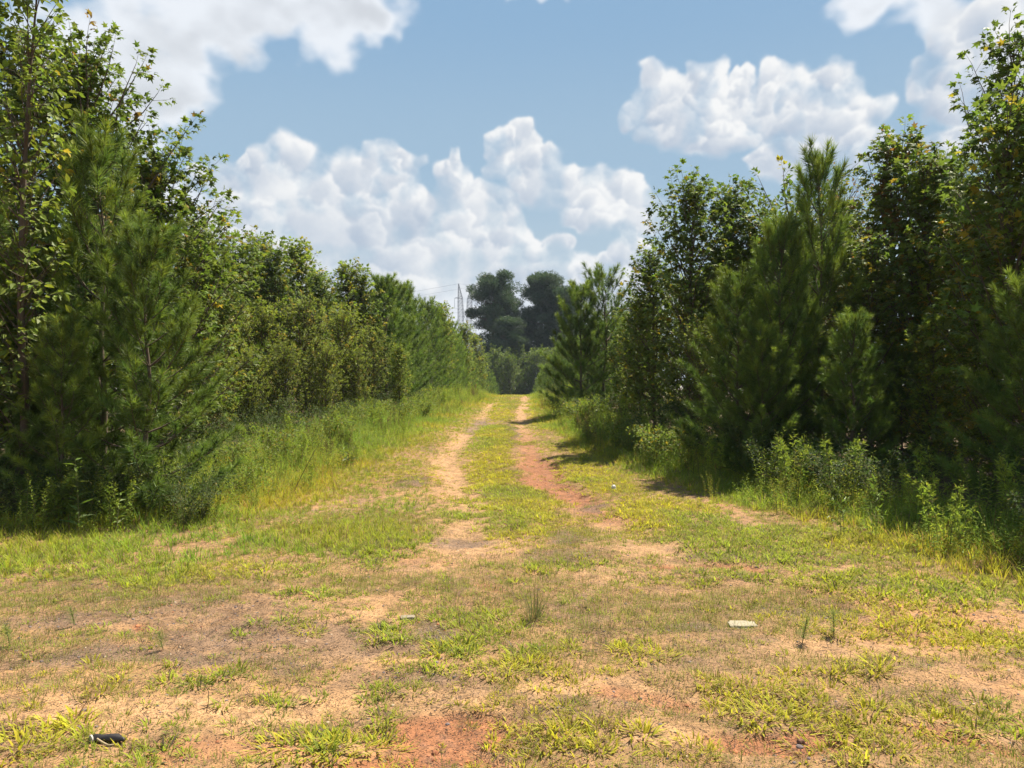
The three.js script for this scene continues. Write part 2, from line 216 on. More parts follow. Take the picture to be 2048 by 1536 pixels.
  const m = new THREE.MeshStandardMaterial({ vertexColors: true, roughness: 1, map: tex(ca, true), bumpMap: tex(ba), bumpScale: 0.02 }); m.name = 'sandy clay soil';
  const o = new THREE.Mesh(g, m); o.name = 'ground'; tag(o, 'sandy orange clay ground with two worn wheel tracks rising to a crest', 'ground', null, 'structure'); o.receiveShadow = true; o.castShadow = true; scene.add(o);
}
console.log('ground');

// ---------------------------------------------------------------- building plants
const V = (x, y, z) => new THREE.Vector3(x, y, z);
const leafMat = (name, trans = 0.42, coat = 0.35, rough = 1) => { const m = new THREE.MeshPhysicalMaterial({ vertexColors: true, roughness: rough, transmission: trans, thickness: 0, clearcoat: coat, clearcoatRoughness: 0.40, specularIntensity: 0.25, side: THREE.DoubleSide }); m.name = name; return m; };
const M = {
  leaf: leafMat('broad leaf', 0.5, 0.26), needle: leafMat('pine needle', 0.40, 0.40), grass: leafMat('grass blade', 0.5, 0.04), weed: leafMat('weed leaf', 0.5, 0.10),
  bark: new THREE.MeshStandardMaterial({ color: new THREE.Color(0.10, 0.072, 0.05), roughness: 0.95 }), twig: new THREE.MeshStandardMaterial({ color: new THREE.Color(0.13, 0.085, 0.05), roughness: 0.9 }),
  stone: new THREE.MeshStandardMaterial({ vertexColors: true, roughness: 0.95 }),
};
class GB {
  constructor() { this.p = []; this.c = []; this.i = []; }
  v(x, y, z, c) { const n = this.p.length / 3; this.p.push(x, y, z); this.c.push(c[0], c[1], c[2]); return n; }
  t(a, b, c) { this.i.push(a, b, c); }
  build(smooth) { const g = new THREE.BufferGeometry(); g.setAttribute('position', new THREE.Float32BufferAttribute(this.p, 3)); g.setAttribute('color', new THREE.Float32BufferAttribute(this.c, 3)); g.setIndex(this.i); if (smooth) g.computeVertexNormals(); return g; }
  tube(pts, radii, sides = 5, c = [1, 1, 1]) {
    let prev = null; const up = V(0.3, 0.1, 0.95);
    for (let k = 0; k < pts.length; k++) {
      const d = pts[Math.min(k + 1, pts.length - 1)].clone().sub(pts[Math.max(k - 1, 0)]).normalize(), a = up.clone().cross(d).normalize(), b = d.clone().cross(a), ring = [];
      for (let s = 0; s < sides; s++) { const t = s / sides * 2 * Math.PI, r = radii[k]; ring.push(this.v(pts[k].x + r * (a.x * Math.cos(t) + b.x * Math.sin(t)), pts[k].y + r * (a.y * Math.cos(t) + b.y * Math.sin(t)), pts[k].z + r * (a.z * Math.cos(t) + b.z * Math.sin(t)), c)); }
      if (prev) for (let s = 0; s < sides; s++) { const n = (s + 1) % sides; this.t(prev[s], prev[n], ring[s]); this.t(prev[n], ring[n], ring[s]); }
      prev = ring;
    }
  }
}
const around = (dir, ang, r) => { const a = Math.abs(dir.y) < 0.9 ? V(0, 1, 0) : V(1, 0, 0), s = a.cross(dir).normalize(), t = dir.clone().cross(s); return dir.clone().multiplyScalar(Math.cos(ang)).addScaledVector(s, Math.sin(ang) * Math.cos(r)).addScaledVector(t, Math.sin(ang) * Math.sin(r)); };
const tint = (c, r, s = 0.25) => { const k = 1 + (r() - 0.5) * 2 * s; return [c[0] * k * (1 + (r() - 0.5) * s), c[1] * k, c[2] * k * (1 + (r() - 0.5) * s)]; };
// leaf outlines: length 1 along y, stalk at the origin
const leafShape = {
  star: (() => { const pts = [], c = [0, 0.36]; const tips = [[-128, 0.40], [-64, 0.56], [0, 0.64], [64, 0.56], [128, 0.40]]; for (let k = 0; k < 5; k++) { const [a, r] = tips[k]; pts.push([c[0] + Math.sin(a * D2R) * r, c[1] + Math.cos(a * D2R) * r, -0.12]); const b = k < 4 ? (tips[k][0] + tips[k + 1][0]) / 2 : 180; pts.push([c[0] + Math.sin(b * D2R) * (k < 4 ? 0.24 : 0.34), c[1] + Math.cos(b * D2R) * (k < 4 ? 0.24 : 0.34), 0]); } return { c: [0, 0.36, 0.04], pts }; })(),
  ovate: { c: [0, 0.45, -0.06], pts: [[0, 0, 0], [0.27, 0.22, 0.05], [0.33, 0.52, 0.06], [0, 1, -0.08], [-0.33, 0.52, 0.06], [-0.27, 0.22, 0.05]] },
  small: { c: null, pts: [[0, 0, 0], [0.30, 0.5, 0.05], [0, 1, -0.05], [-0.30, 0.5, 0.05]] },
  lance: { c: null, pts: [[0, 0, 0], [0.12, 0.35, 0.03], [0, 1, -0.14], [-0.12, 0.35, 0.03]] },
};
function leafGeometry(kind) { const g = new GB(), s = leafShape[kind], ids = s.pts.map((q) => g.v(q[0], q[1], q[2], [1, 1, 1])), n = ids.length; if (s.c) { const o = g.v(...s.c, [1, 1, 1]); for (let k = 0; k < n; k++) g.t(o, ids[(k + 1) % n], ids[k]); } else { g.t(ids[0], ids[1], ids[2]); g.t(ids[0], ids[2], ids[3]); } return g.build(); }
function addLeaf(gb, kind, L) {
  const s = leafShape[kind], { p, y, z, x, size, c } = L, put = (q) => gb.v(p.x + size * (x.x * q[0] + y.x * q[1] + z.x * q[2]), p.y + size * (x.y * q[0] + y.y * q[1] + z.y * q[2]), p.z + size * (x.z * q[0] + y.z * q[1] + z.z * q[2]), c);
  const ids = s.pts.map(put), n = ids.length;
  if (s.c) { const o = put(s.c); for (let k = 0; k < n; k++) gb.t(o, ids[k], ids[(k + 1) % n]); } else { gb.t(ids[0], ids[1], ids[2]); gb.t(ids[0], ids[2], ids[3]); }
}
function leafFrame(p, along, size, c, r, tilt = 0.7) { const y = along.clone().normalize(), n = V((r() - 0.5) * 2 * tilt, 1, (r() - 0.5) * 2 * tilt), x = y.clone().cross(n).normalize(), z = x.clone().cross(y); return { p, x, y, z, size, c }; }

// A young broadleaf tree: leader, rising limbs, twigs, leaves along the twigs.
function broadleaf(seed, o) {
  const r = rng(seed), { H = 6, R = 1.2, kind = 'star', leaf = 0.135, color = [0.076, 0.110, 0.023], other = [0.304, 0.258, 0.023], otherShare = 0.05, shape = (t) => Math.pow(Math.sin(Math.PI * Math.min(1, t * 0.82 + 0.16)), 0.8), low = 0.03, gap = 0.13, per = 11, droop = 0.5, up = 42, leaders = 2 } = o;
  const wood = new GB(), leaves = [], axisPts = [], lean = V((r() - 0.5) * 0.25, 0, (r() - 0.5) * 0.25);
  const n = 12; for (let k = 0; k <= n; k++) { const t = k / n; axisPts.push(V(lean.x * t * t * H * 0.25 + (vn(t * 5, seed, 1) - 0.5) * 0.14, t * H * 0.96, lean.z * t * t * H * 0.25 + (vn(t * 5, seed, 2) - 0.5) * 0.14)); }
  wood.tube(axisPts, axisPts.map((_, k) => 0.0085 * H * (1 - k / n * 0.93) + 0.003), 7);
  const at = (t) => { const q = t * n, k = Math.min(n - 1, Math.floor(q)); return axisPts[k].clone().lerp(axisPts[k + 1], q - k); };
  const spray = (p, dir, len, m) => {
    const end = p.clone().addScaledVector(dir, len); wood.tube([p, end], [0.004, 0.0015], 3);
    const sk = 0.7 + 0.6 * r(), sprayC = (r() < otherShare ? other : color).map((v) => v * sk);
    for (let k = 0; k < m; k++) { const s = Math.sqrt((k + r() * 0.8) / m), q = p.clone().lerp(end, s), out = around(dir, (0.9 + 0.5 * r()) * (1 - s * 0.5), r() * 6.283); out.y -= droop * (0.5 + r()); out.normalize(); const stalk = q.addScaledVector(out, leaf * 0.35); leaves.push(leafFrame(stalk, out, leaf * (0.45 + 0.8 * r()), tint(r() < otherShare * 0.6 ? other : sprayC, r, 0.3), r)); }
  };
  let turn = r() * 6;
  for (let y = low * H; y < H * 0.95; y += gap * (0.7 + 0.6 * r())) for (let b = 0; b < 2; b++) {
    turn += 2.4 + r() * 0.5; const t = y / H, L = R * shape(t) * (0.65 + 0.6 * r()) + 0.12, el = (up + 22 * t + (r() - 0.5) * 18) * D2R, p = at(t), dir = V(Math.cos(turn) * Math.cos(el), Math.sin(el), Math.sin(turn) * Math.cos(el)), pts = [p]; let d = dir.clone(); const seg = 4;
    for (let k = 0; k < seg; k++) { pts.push(pts[k].clone().addScaledVector(d, L / seg)); d = d.clone().add(V((r() - 0.5) * 0.3, 0.06 + (r() - 0.5) * 0.2, (r() - 0.5) * 0.3)).normalize(); }
    wood.tube(pts, pts.map((_, k) => 0.004 + 0.010 * L * (1 - k / seg)), 4);
    spray(pts[seg], d, 0.22, per);
    const tw = Math.max(2, Math.round(L / 0.17));
    for (let k = 1; k < tw; k++) { const q = k / tw * seg, i = Math.min(seg - 1, Math.floor(q)), pp = pts[i].clone().lerp(pts[i + 1], q - i), td = around(d, 0.7 + 0.4 * r(), r() * 6.283); td.y = Math.abs(td.y) * 0.6 + 0.05; spray(pp, td.normalize(), 0.16 + 0.22 * r(), per); }
  }
  for (let k = 0; k < leaders; k++) { const b = at(0.80 + 0.04 * k), el = k ? 1.2 : 1.5, a = r() * 6.283, d = V(Math.cos(a) * Math.cos(el), Math.sin(el), Math.sin(a) * Math.cos(el)); let L = H * (k ? 0.13 : 0.19); wood.tube([b, b.clone().addScaledVector(d, L)], [0.012, 0.003], 4); for (let s = 0.1; s < 1; s += 0.09) spray(b.clone().addScaledVector(d, L * s), around(d, 0.9 - 0.4 * s, r() * 6.283), 0.18 * (1.2 - s * 0.6), Math.round(per * 0.9)); }
  return { wood: wood.build(true), leaves, kind };
}
function crownOf(leaves, kind) { const g = new GB(); for (const L of leaves) addLeaf(g, kind, L); return g.build(); }

// A young loblolly pine: whorled limbs bent upward, long needles in foxtails at every shoot.
function pine(seed, o = {}) {
  const r = rng(seed), { H = 5, R = 1.5, dense = 1, nl = 0.21, nw = 0.0115, whorl = 0.46, low = 0.03, color = [0.065, 0.129, 0.021], tip = [0.190, 0.251, 0.029], base = 1 } = o;
  const wood = new GB(), g = new GB(), ax = [], n = 10;
  for (let k = 0; k <= n; k++) ax.push(V((vn(k * 0.4, seed, 3) - 0.5) * 0.16, k / n * (H - 0.35), (vn(k * 0.4, seed, 4) - 0.5) * 0.16));
  wood.tube(ax, ax.map((_, k) => 0.0105 * H * (1 - 0.9 * k / n) + 0.004), 7);
  const at = (y) => { const q = clamp(y / (H - 0.35)) * n, k = Math.min(n - 1, Math.floor(q)); return ax[k].clone().lerp(ax[k + 1], q - k); };
  const needles = (a, b, m, c, tuft) => {
    const d = b.clone().sub(a), len = d.length(); d.normalize();
    for (let k = 0; k < m; k++) {
      const s = tuft ? Math.sqrt(r()) : r(), p = a.clone().addScaledVector(d, len * s), w = around(d, (tuft ? 0.20 + 1.05 * r() * (1.25 - s * 0.6) : 0.5 + 0.6 * r()), r() * 6.283); w.y -= 0.14 * r(); w.normalize();
      const L = nl * (0.7 + 0.5 * r()), side = w.clone().cross(V(r() - 0.5, r() - 0.5, r() - 0.5)).normalize().multiplyScalar(nw * 0.5), cc = tint(c, r, 0.28);
      const mid = p.clone().addScaledVector(w, L * 0.55), end = p.clone().addScaledVector(w, L); end.y -= L * 0.10 * r();
      const i0 = g.v(p.x - side.x, p.y - side.y, p.z - side.z, cc), i1 = g.v(p.x + side.x, p.y + side.y, p.z + side.z, cc), i2 = g.v(end.x, end.y, end.z, cc); g.t(i0, i1, i2);
    }
  };
  const shoot = (p, dir, len, fresh) => { const f2 = clamp(fresh * 1.7 - 0.1), kk = 0.6 + 0.8 * r(), c = [mix(color[0], tip[0], f2) * kk, mix(color[1], tip[1], f2) * kk, mix(color[2], tip[2], f2) * kk], b = p.clone().addScaledVector(dir, len); wood.tube([p, b], [0.006, 0.003], 3); needles(p, b, Math.round((50 + len * 140) * dense), c, true); };
  let turn = r() * 6;
  for (let y = low * H; y < H - 0.45; y += whorl * (0.75 + 0.5 * r()) * mix(0.9, 0.85, y / H)) {
    const t = y / H, nb = 5 + (r() > 0.6 ? 1 : 0); turn += 0.7;
    for (let b = 0; b < nb; b++) {
      const a = turn + b / nb * 6.283 + (r() - 0.5) * 0.5, L = R * Math.pow(1 - t, 0.62) * (0.75 + 0.4 * r()) * mix(base, 1, sst(0, 0.3, t)) + 0.20, el = mix(8, 52, t) * D2R + (r() - 0.5) * 0.2; let d = V(Math.cos(a) * Math.cos(el), Math.sin(el), Math.sin(a) * Math.cos(el)); const pts = [at(y)], seg = 5;
      for (let k = 0; k < seg; k++) { pts.push(pts[k].clone().addScaledVector(d, L / seg)); d = d.clone().add(V((r() - 0.5) * 0.12, 0.13 + 0.05 * r(), (r() - 0.5) * 0.12)).normalize(); }
      wood.tube(pts, pts.map((_, k) => 0.005 + 0.011 * L * (1 - k / seg)), 4);
      for (let k = 1; k < seg; k++) needles(pts[k], pts[k + 1], Math.round(L / seg * 36 * dense), color, false);
      shoot(pts[seg], d, 0.22 + 0.16 * r(), 0.3 + 0.6 * r() * t);
      const ns = Math.max(3, Math.round(L / 0.19));
      for (let k = 1; k < ns; k++) { const q = (0.34 + 0.66 * k / ns) * seg, i = Math.min(seg - 1, Math.floor(q)), p = pts[i].clone().lerp(pts[Math.min(seg, i + 1)], q - i), s = (k % 2 ? 1 : -1) * (0.55 + 0.5 * r()), dd = pts[Math.min(seg, i + 1)].clone().sub(pts[i]).normalize(), sd = dd.clone().applyAxisAngle(V(0, 1, 0), s); sd.y += 0.18 + 0.3 * r(); sd.normalize(); shoot(p, sd, (0.16 + 0.32 * (1 - k / ns)) * (0.7 + 0.5 * r()), 0.15 + 0.7 * r() * r()); }
    }
  }
  const top = at(H - 0.36); shoot(top, V(0, 1, 0), 0.42, 0.5); for (let k = 0; k < 5; k++) shoot(top.clone().add(V(0, -0.06, 0)), around(V(0, 1, 0), 0.45, k * 1.26), 0.24, 0.5); needles(at(H - 1.4), top, Math.round(120 * dense), color, false);
  return { wood: wood.build(true), crown: g.build() };
}
// A grown pine: bare bole, irregular limbs, flattened clouds of needles at their ends.
function grownPine(seed, H, W) {
  const r = rng(seed), wood = new GB(), g = new GB(), c0 = [0.057, 0.091, 0.034];
  const ax = []; for (let k = 0; k <= 8; k++) ax.push(V((r() - 0.5) * 0.5, k / 8 * H * 0.97, (r() - 0.5) * 0.5)); wood.tube(ax, ax.map((_, k) => 0.30 * (1 - 0.85 * k / 8)), 7, [1, 1, 1]);
  const cloud = (p, s) => { const cc = tint(c0, r, 0.25); for (let k = 0; k < 430; k++) { const u = r() * 6.283, w = Math.acos(2 * r() - 1), q = Math.pow(r(), 0.45) * s, d = V(Math.sin(w) * Math.cos(u), Math.cos(w) * 0.82, Math.sin(w) * Math.sin(u)), a = p.clone().addScaledVector(d, q), e = V(r() - 0.5 + d.x * 0.7, r() * 0.8, r() - 0.5 + d.z * 0.7).normalize(), sd = e.clone().cross(V(r() - 0.5, r() - 0.5, r() - 0.5)).normalize(), col = tint(cc, r, 0.3), L = 0.30 + 0.2 * r(); const i0 = g.v(a.x - sd.x * 0.045, a.y - sd.y * 0.045, a.z - sd.z * 0.045, col), i1 = g.v(a.x + sd.x * 0.045, a.y + sd.y * 0.045, a.z + sd.z * 0.045, col), i2 = g.v(a.x + e.x * L, a.y + e.y * L, a.z + e.z * L, col); g.t(i0, i1, i2); } };
  for (let k = 0; k < 90; k++) { const t = 0.30 + 0.68 * Math.pow(r(), 0.8), a = r() * 6.283, L = W * (0.35 + 0.75 * r()) * Math.pow(Math.sin(Math.PI * clamp(0.12 + (t - 0.3) / 0.7 * 0.80)), 0.7), p = V(0, t * H, 0), e = p.clone().add(V(Math.cos(a) * L, (0.1 + 0.35 * r()) * L, Math.sin(a) * L)); wood.tube([p, p.clone().lerp(e, 0.5).add(V(0, -0.05 * L, 0)), e], [0.10, 0.06, 0.03], 4); cloud(e, 0.75 + 0.75 * r()); if (L > 2.4) cloud(p.clone().lerp(e, 0.6).add(V(r() - 0.5, 0.5, r() - 0.5)), 0.9 + 0.5 * r()); }
  cloud(V(0, H * 0.975, 0), 1.2); cloud(V(0.2, H * 0.88, -0.8), 1.7); cloud(V(-0.4, H * 0.86, 0.9), 1.7); cloud(V(0.7, H * 0.93, 0.3), 1.6); cloud(V(-0.9, H * 0.92, -0.2), 1.5);
  return { wood: wood.build(true), crown: g.build() };
}
function treeOf(wood, crown, crownMat) { const t = new THREE.Group(), a = new THREE.Mesh(wood, M.bark), b = new THREE.Mesh(crown, crownMat); a.name = 'trunk'; b.name = 'crown'; b.userData.kind = 'stuff'; t.add(a, b); return t; }
const unitLeaf = { star: leafGeometry('star'), ovate: leafGeometry('ovate') };
const leafTones = new Map();
function toneOf(c) { const key = c.map((v) => Math.round(v * 40)).join(); if (!leafTones.has(key) && leafTones.size < 40) { const m = leafMat('single leaf', 0.5, 0.26); m.vertexColors = false; m.color.setRGB(c[0], c[1], c[2]); leafTones.set(key, m); } return leafTones.get(key) ?? leafTones.values().next().value; }
// Trees near the camera carry their largest leaves one by one.
function leafyTree(b, x, d, turn, s, single) {
  const eye = V(0, EYE, 0), q = new THREE.Matrix4().makeRotationY(turn).scale(V(s, s, s)).setPosition(x, height(x, d), -d), v = V(0, 0, 0);
  const list = b.leaves.map((L) => [v.copy(L.p).applyMatrix4(q).distanceTo(eye) - (single.high ? 0.5 * L.p.y : 0), L]).sort((m, n) => m[0] - n[0]).map((e) => e[1]);
  const apart = list.slice(0, single.n), t = treeOf(b.wood, crownOf(list.slice(single.n), b.kind), M.leaf), mm = new THREE.Matrix4();
  for (const L of apart) { const m = new THREE.Mesh(unitLeaf[b.kind], toneOf(L.c)); m.name = 'leaf'; mm.makeBasis(L.x, L.y, L.z); m.quaternion.setFromRotationMatrix(mm); m.position.copy(L.p); m.scale.setScalar(L.size); t.add(m); }
  return t;
}

// ---------------------------------------------------------------- the trees
const SG = [0.125, 0.176, 0.021], OAK = [0.165, 0.205, 0.024], DK = [0.105, 0.152, 0.020], BRIGHT = [0.099, 0.133, 0.023];
const put = (o, name, px, d, label, category, group, turn, s = 1) => { const x = across(px, d); return place(o, name, x, height(x, d) - 0.04, -d, turn, s, label, category, group); };
const R0 = rng(4242);
const heroTrees = [   // pixel x, distance, pixel y of the top, half width, kind, options, label, single leaves
  [195, 12.4, 56, 2.25, 'star', { color: SG, other: [0.258, 0.167, 0.023], otherShare: 0.05, per: 9 }, 'tallest star-leaved sweetgum behind the dark pines on the left verge', 220],
  [40, 11.8, 35, 1.2, 'star', { color: DK, per: 8 }, 'dark sweetgum rising behind the leaning pale-leaved tree', 120],
  [325, 13.2, 265, 2.0, 'star', { color: SG, other: [0.319, 0.258, 0.023], otherShare: 0.08, per: 9 }, 'rounded sweetgum with some yellow leaves right of the tallest sweetgum', 200],
  [395, 15.5, 420, 1.6, 'star', { color: SG, other: [0.228, 0.182, 0.023], otherShare: 0.08 }, 'low sweetgum at the end of the sweetgum clump, beside the oak thicket', 160],
  [42, 8.9, -70, 0.62, 'ovate', { color: [0.167, 0.217, 0.023], otherShare: 0.01, leaf: 0.095, per: 9, low: 0.10, droop: 0.8, leaders: 1 }, 'slender tree with pale oval hanging leaves overtopping the pines', 280],
  [1375, 17.2, 332, 1.5, 'star', { color: SG, per: 9, leaders: 3 }, 'pointed sweetgum left of the pine clump on the right verge', 200],
  [1450, 17.8, 362, 1.4, 'star', { color: SG, per: 9 }, 'sweetgum between the pointed sweetgum and the pine clump', 140],
  [1780, 14.2, 242, 1.3, 'star', { color: [0.152, 0.190, 0.023], other: [0.243, 0.129, 0.030], otherShare: 0.10, leaders: 3 }, 'narrow bronze-tipped sweetgum standing above the pine clump', 200],
  [1850, 13.4, 290, 1.3, 'star', { color: SG, other: [0.243, 0.167, 0.023], otherShare: 0.10 }, 'sweetgum with scattered yellow leaves beside the bronze-tipped one', 180],
  [1945, 12.2, 400, 1.5, 'star', { color: [0.182, 0.220, 0.023], other: [0.418, 0.274, 0.023], otherShare: 0.16 }, 'sweetgum turning yellow and orange beside the tallest tree on the right', 260],
  [2005, 12.4, 28, 1.6, 'star', { color: DK, per: 8, gap: 0.18, low: 0.40 }, 'tallest dark sweetgum on the right, its limbs reaching over the yellowing one', 260],
];
heroTrees.forEach(([px, d, top, R, kind, o, label, n], k) => { const x = across(px, d), H = tall(top, d, x), b = broadleaf(900 + k * 13, { H, R, kind, ...o }), turn = R0() * 6.28, s = H / b.leaves.reduce((m, L) => Math.max(m, L.p.y), 0); put(leafyTree(b, x, d, turn, s, { n, high: true }), kind === 'star' ? 'sweetgum_tree' : 'oval_leaf_tree', px, d, label, 'tree', null, turn, s); });
console.log('hero trees');
// other broadleaf kinds, built once and repeated
const kindsB = {
  oakA: broadleaf(31, { H: 5.2, R: 1.9, kind: 'small', leaf: 0.105, color: OAK, other: [0.258, 0.190, 0.030], otherShare: 0.05, per: 14, droop: 0.3, gap: 0.14 }),
  oakB: broadleaf(37, { H: 5.2, R: 2.0, kind: 'small', leaf: 0.105, color: [0.194, 0.236, 0.024], other: [0.289, 0.228, 0.030], otherShare: 0.06, per: 14, droop: 0.3, gap: 0.14 }),
  gum: broadleaf(41, { H: 6, R: 1.5, kind: 'star', leaf: 0.14, color: SG, per: 9 }),
  gumB: broadleaf(43, { H: 6, R: 1.4, kind: 'star', leaf: 0.14, color: [0.182, 0.236, 0.023], other: [0.319, 0.274, 0.023], otherShare: 0.08, per: 9, leaders: 3 }),
  dark: broadleaf(47, { H: 5.5, R: 1.9, kind: 'small', leaf: 0.12, color: DK, per: 18, up: 22, droop: 0.3, gap: 0.15, shape: (t) => t < 0.5 ? 0.25 : Math.pow(Math.sin(Math.PI * clamp((t - 0.42) / 0.6 * 0.9)), 0.5) }),
  under: broadleaf(59, { H: 6, R: 2.2, kind: 'small', leaf: 0.16, color: SG, otherShare: 0.0, per: 9, droop: 0.3, gap: 0.18 }),
  thin: broadleaf(53, { H: 6, R: 1.0, kind: 'small', leaf: 0.075, color: [0.129, 0.114, 0.038], other: [0.213, 0.122, 0.046], otherShare: 0.3, per: 6, droop: 0.2, gap: 0.24 }),
};
for (const k in kindsB) { const b = kindsB[k]; b.crown = crownOf(b.leaves, b.kind); b.box = b.leaves.reduce((m, L) => Math.max(m, L.p.y), 0); b.tree = treeOf(b.wood, b.crown, M.leaf); }
const again = (kind) => { const t = kindsB[kind].tree.clone(); return t; };
const wood = [  // kind, name, pixel x, distance, pixel y of the top, label, group
  ['oakA', 'oak_tree', 455, 19.5, 560, 'olive-leaved young oak in the thicket between sweetgums and pine row'], ['oakB', 'oak_tree', 530, 20.5, 565], ['oakA', 'oak_tree', 610, 21.5, 575], ['oakB', 'oak_tree', 680, 23, 590], ['oakA', 'oak_tree', 745, 25, 620], ['oakB', 'oak_tree', 500, 18.5, 660], ['oakA', 'oak_tree', 570, 19.5, 650], ['oakB', 'oak_tree', 650, 21, 665], ['oakA', 'oak_tree', 710, 23, 680], ['oakB', 'oak_tree', 430, 17.5, 620],
].map((e) => [...e.slice(0, 5), 'olive-leaved young oak in the thicket between the sweetgums and the pine row', 'young oaks left of the track']).concat([
  ['gum', 'sweetgum_tree', 470, 23, 462], ['gumB', 'sweetgum_tree', 512, 25, 452], ['gum', 'sweetgum_tree', 556, 24, 480], ['gumB', 'sweetgum_tree', 598, 25.5, 476], ['gum', 'sweetgum_tree', 636, 25, 540], ['gumB', 'sweetgum_tree', 690, 27, 515], ['gum', 'sweetgum_tree', 728, 27.5, 535], ['gum', 'sweetgum_tree', 425, 20, 505],
].map((e) => [...e, 'sweetgum spire rising behind the young oaks left of the track', 'sweetgum spires behind the oaks'])).concat([
  ['gumB', 'sweetgum_tree', 800, 25.5, 690, 'small sweetgum in front of the first pines of the left row', null],
  ['gumB', 'sweetgum_tree', 882, 46, 604, 'yellowish sweetgum standing among the pines of the left row', 'yellowish trees in the left pine row'], ['gumB', 'sweetgum_tree', 925, 62, 640, 'yellowish sweetgum standing among the pines of the left row', 'yellowish trees in the left pine row'], ['gumB', 'sweetgum_tree', 952, 78, 668, 'yellowish sweetgum standing among the pines of the left row', 'yellowish trees in the left pine row'],
  ['gumB', 'sweetgum_tree', 1278, 19.5, 590, 'low bright sweetgum beside the dark double pine on the right verge', null],
  ['gum', 'sweetgum_tree', 1310, 18.5, 480, 'sweetgum on the shoulder between the pointed sweetgum and the low bright one', null],
  ['gum', 'sweetgum_tree', 1250, 21, 640, 'small sweetgum filling the gap right of the dark double pine', null],
  ['dark', 'flat_topped_tree', 1575, 16.5, 335, 'dark flat-topped tree spreading behind the pine clump', null],
  ['thin', 'thin_twigged_tree', 1690, 17, 315, 'thin twiggy tree with sparse brownish leaves behind the tall pine', null],
  ['gum', 'sweetgum_tree', 1745, 12.8, 470, 'sweetgum wedged between the tall pine and the bronze-tipped sweetgum', null],
  ['oakB', 'oak_tree', 1990, 10.2, 660, 'leafy young oak behind the pine at the right edge of the clearing', null],
  ['gumB', 'sweetgum_tree', 1860, 11.4, 620, 'low sweetgum with yellow sprays below the yellowing sweetgum', null],
  ['gum', 'sweetgum_tree', 1520, 17.5, 430, 'sweetgum behind the left half of the pine clump', null],
  ['oakA', 'oak_tree', 1400, 15.5, 620, 'young oak at the foot of the pointed sweetgum', null],
]);
for (const [kind, name, px, d, top, label, group] of wood) { const x = across(px, d), s = tall(top, d, x) / kindsB[kind].box; put(again(kind), name, px, d, label, 'tree', group, R0() * 6.28, s * (kind.startsWith('oak') ? 0.84 + 0.16 * R0() : 0.98 + 0.04 * R0())); }
// deeper rows that close the woods behind the front
for (let k = 0; k < 30; k++) { const left = k % 2, d = 10 + (k >> 1) * 1.7 + R0(), x = left ? -8.4 - R0() * 3 - d * 0.02 : 7.6 + R0() * 3 - d * 0.02, kind = ['gum', 'oakA', 'gumB', 'oakB'][Math.floor(R0() * 4)], H = left ? 5.0 + R0() * 0.8 : 5.2 + R0() * 0.8; if (Math.abs(x / d) < 0.8) place(again(kind), kind.startsWith('oak') ? 'oak_tree' : 'sweetgum_tree', x, height(x, d), -d, R0() * 6.28, H / kindsB[kind].box, left ? 'broadleaf tree deep in the wood behind the left verge trees' : 'broadleaf tree deep in the wood behind the right verge trees', 'tree', left ? 'wood behind the left verge' : 'wood behind the right verge'); }
for (const [x, d, H] of [[7.0, 8.6, 6.0], [7.6, 6.6, 6.3], [6.6, 10.2, 5.6], [8.4, 5.0, 6.2]]) place(again('gum'), 'sweetgum_tree', x, height(x, d), -d, R0() * 6.28, H / kindsB.gum.box, 'sweetgum beside the clearing that shades the right verge', 'tree', 'sweetgums shading the right verge');
console.log('broadleaf');

const pines = [pine(1, { H: 5, R: 1.55, dense: 1.15 }), pine(2, { H: 5, R: 1.35, dense: 1.1 }), pine(3, { H: 5, R: 1.2, dense: 1.0, tip: [0.228, 0.289, 0.030] }), pine(4, { H: 5, R: 1.6, dense: 0.9, nw: 0.0105, base: 0.85 })].map((p) => treeOf(p.wood, p.crown, M.needle));
const farPines = [pine(5, { H: 5, R: 1.35, dense: 0.5, nw: 0.016, nl: 0.20, whorl: 0.42, color: [0.114, 0.198, 0.023], tip: [0.205, 0.281, 0.030] }), pine(6, { H: 5, R: 1.25, dense: 0.5, nw: 0.016, nl: 0.20, color: [0.106, 0.186, 0.023], tip: [0.190, 0.266, 0.030] }), pine(7, { H: 5, R: 1.45, dense: 0.5, nw: 0.016, nl: 0.20 })].map((p) => treeOf(p.wood, p.crown, M.needle));
const heroPines = [   // pixel x, distance, pixel y of the top, variant, label, breadth
  [205, 9.9, 290, 2, 'tall dark young pine in front of the sweetgums on the left verge', 0.9], [300, 9.3, 470, 1, 'shorter young pine with its bare stem showing, beside the tall dark one'], [70, 9.6, 520, 3, 'dark young pine left of the tall one, above the brambles'], [125, 8.7, 650, 2, 'small bushy pine in front of the dark pines on the left verge'], [-60, 9.2, 420, 0, 'young pine at the outer end of the left pine group'],
  [1165, 25, 575, 0, 'shorter half of the dark double pine on the right verge'], [1208, 25.6, 538, 3, 'taller half of the dark double pine on the right verge'], [1640, 13.2, 322, 2, 'tall slender pine in the middle of the right pine clump', 0.72], [1560, 12.8, 455, 1, 'pine with a pointed top left of the tall slender one', 0.85], [1470, 12.9, 560, 0, 'spreading pine on the outer left side of the right pine clump'], [1525, 12.0, 660, 0, 'broad low pine at the front of the right pine clump'], [1705, 11.4, 640, 1, 'bushy pine in front of the tall slender one'], [1895, 15, 345, 2, 'thin pine top showing behind the yellowing sweetgum'], [2062, 8.4, 560, 0, 'bright green pine at the right edge of the clearing'], [1800, 12.6, 700, 1, 'low shaded pine under the bronze-tipped sweetgum'],
];
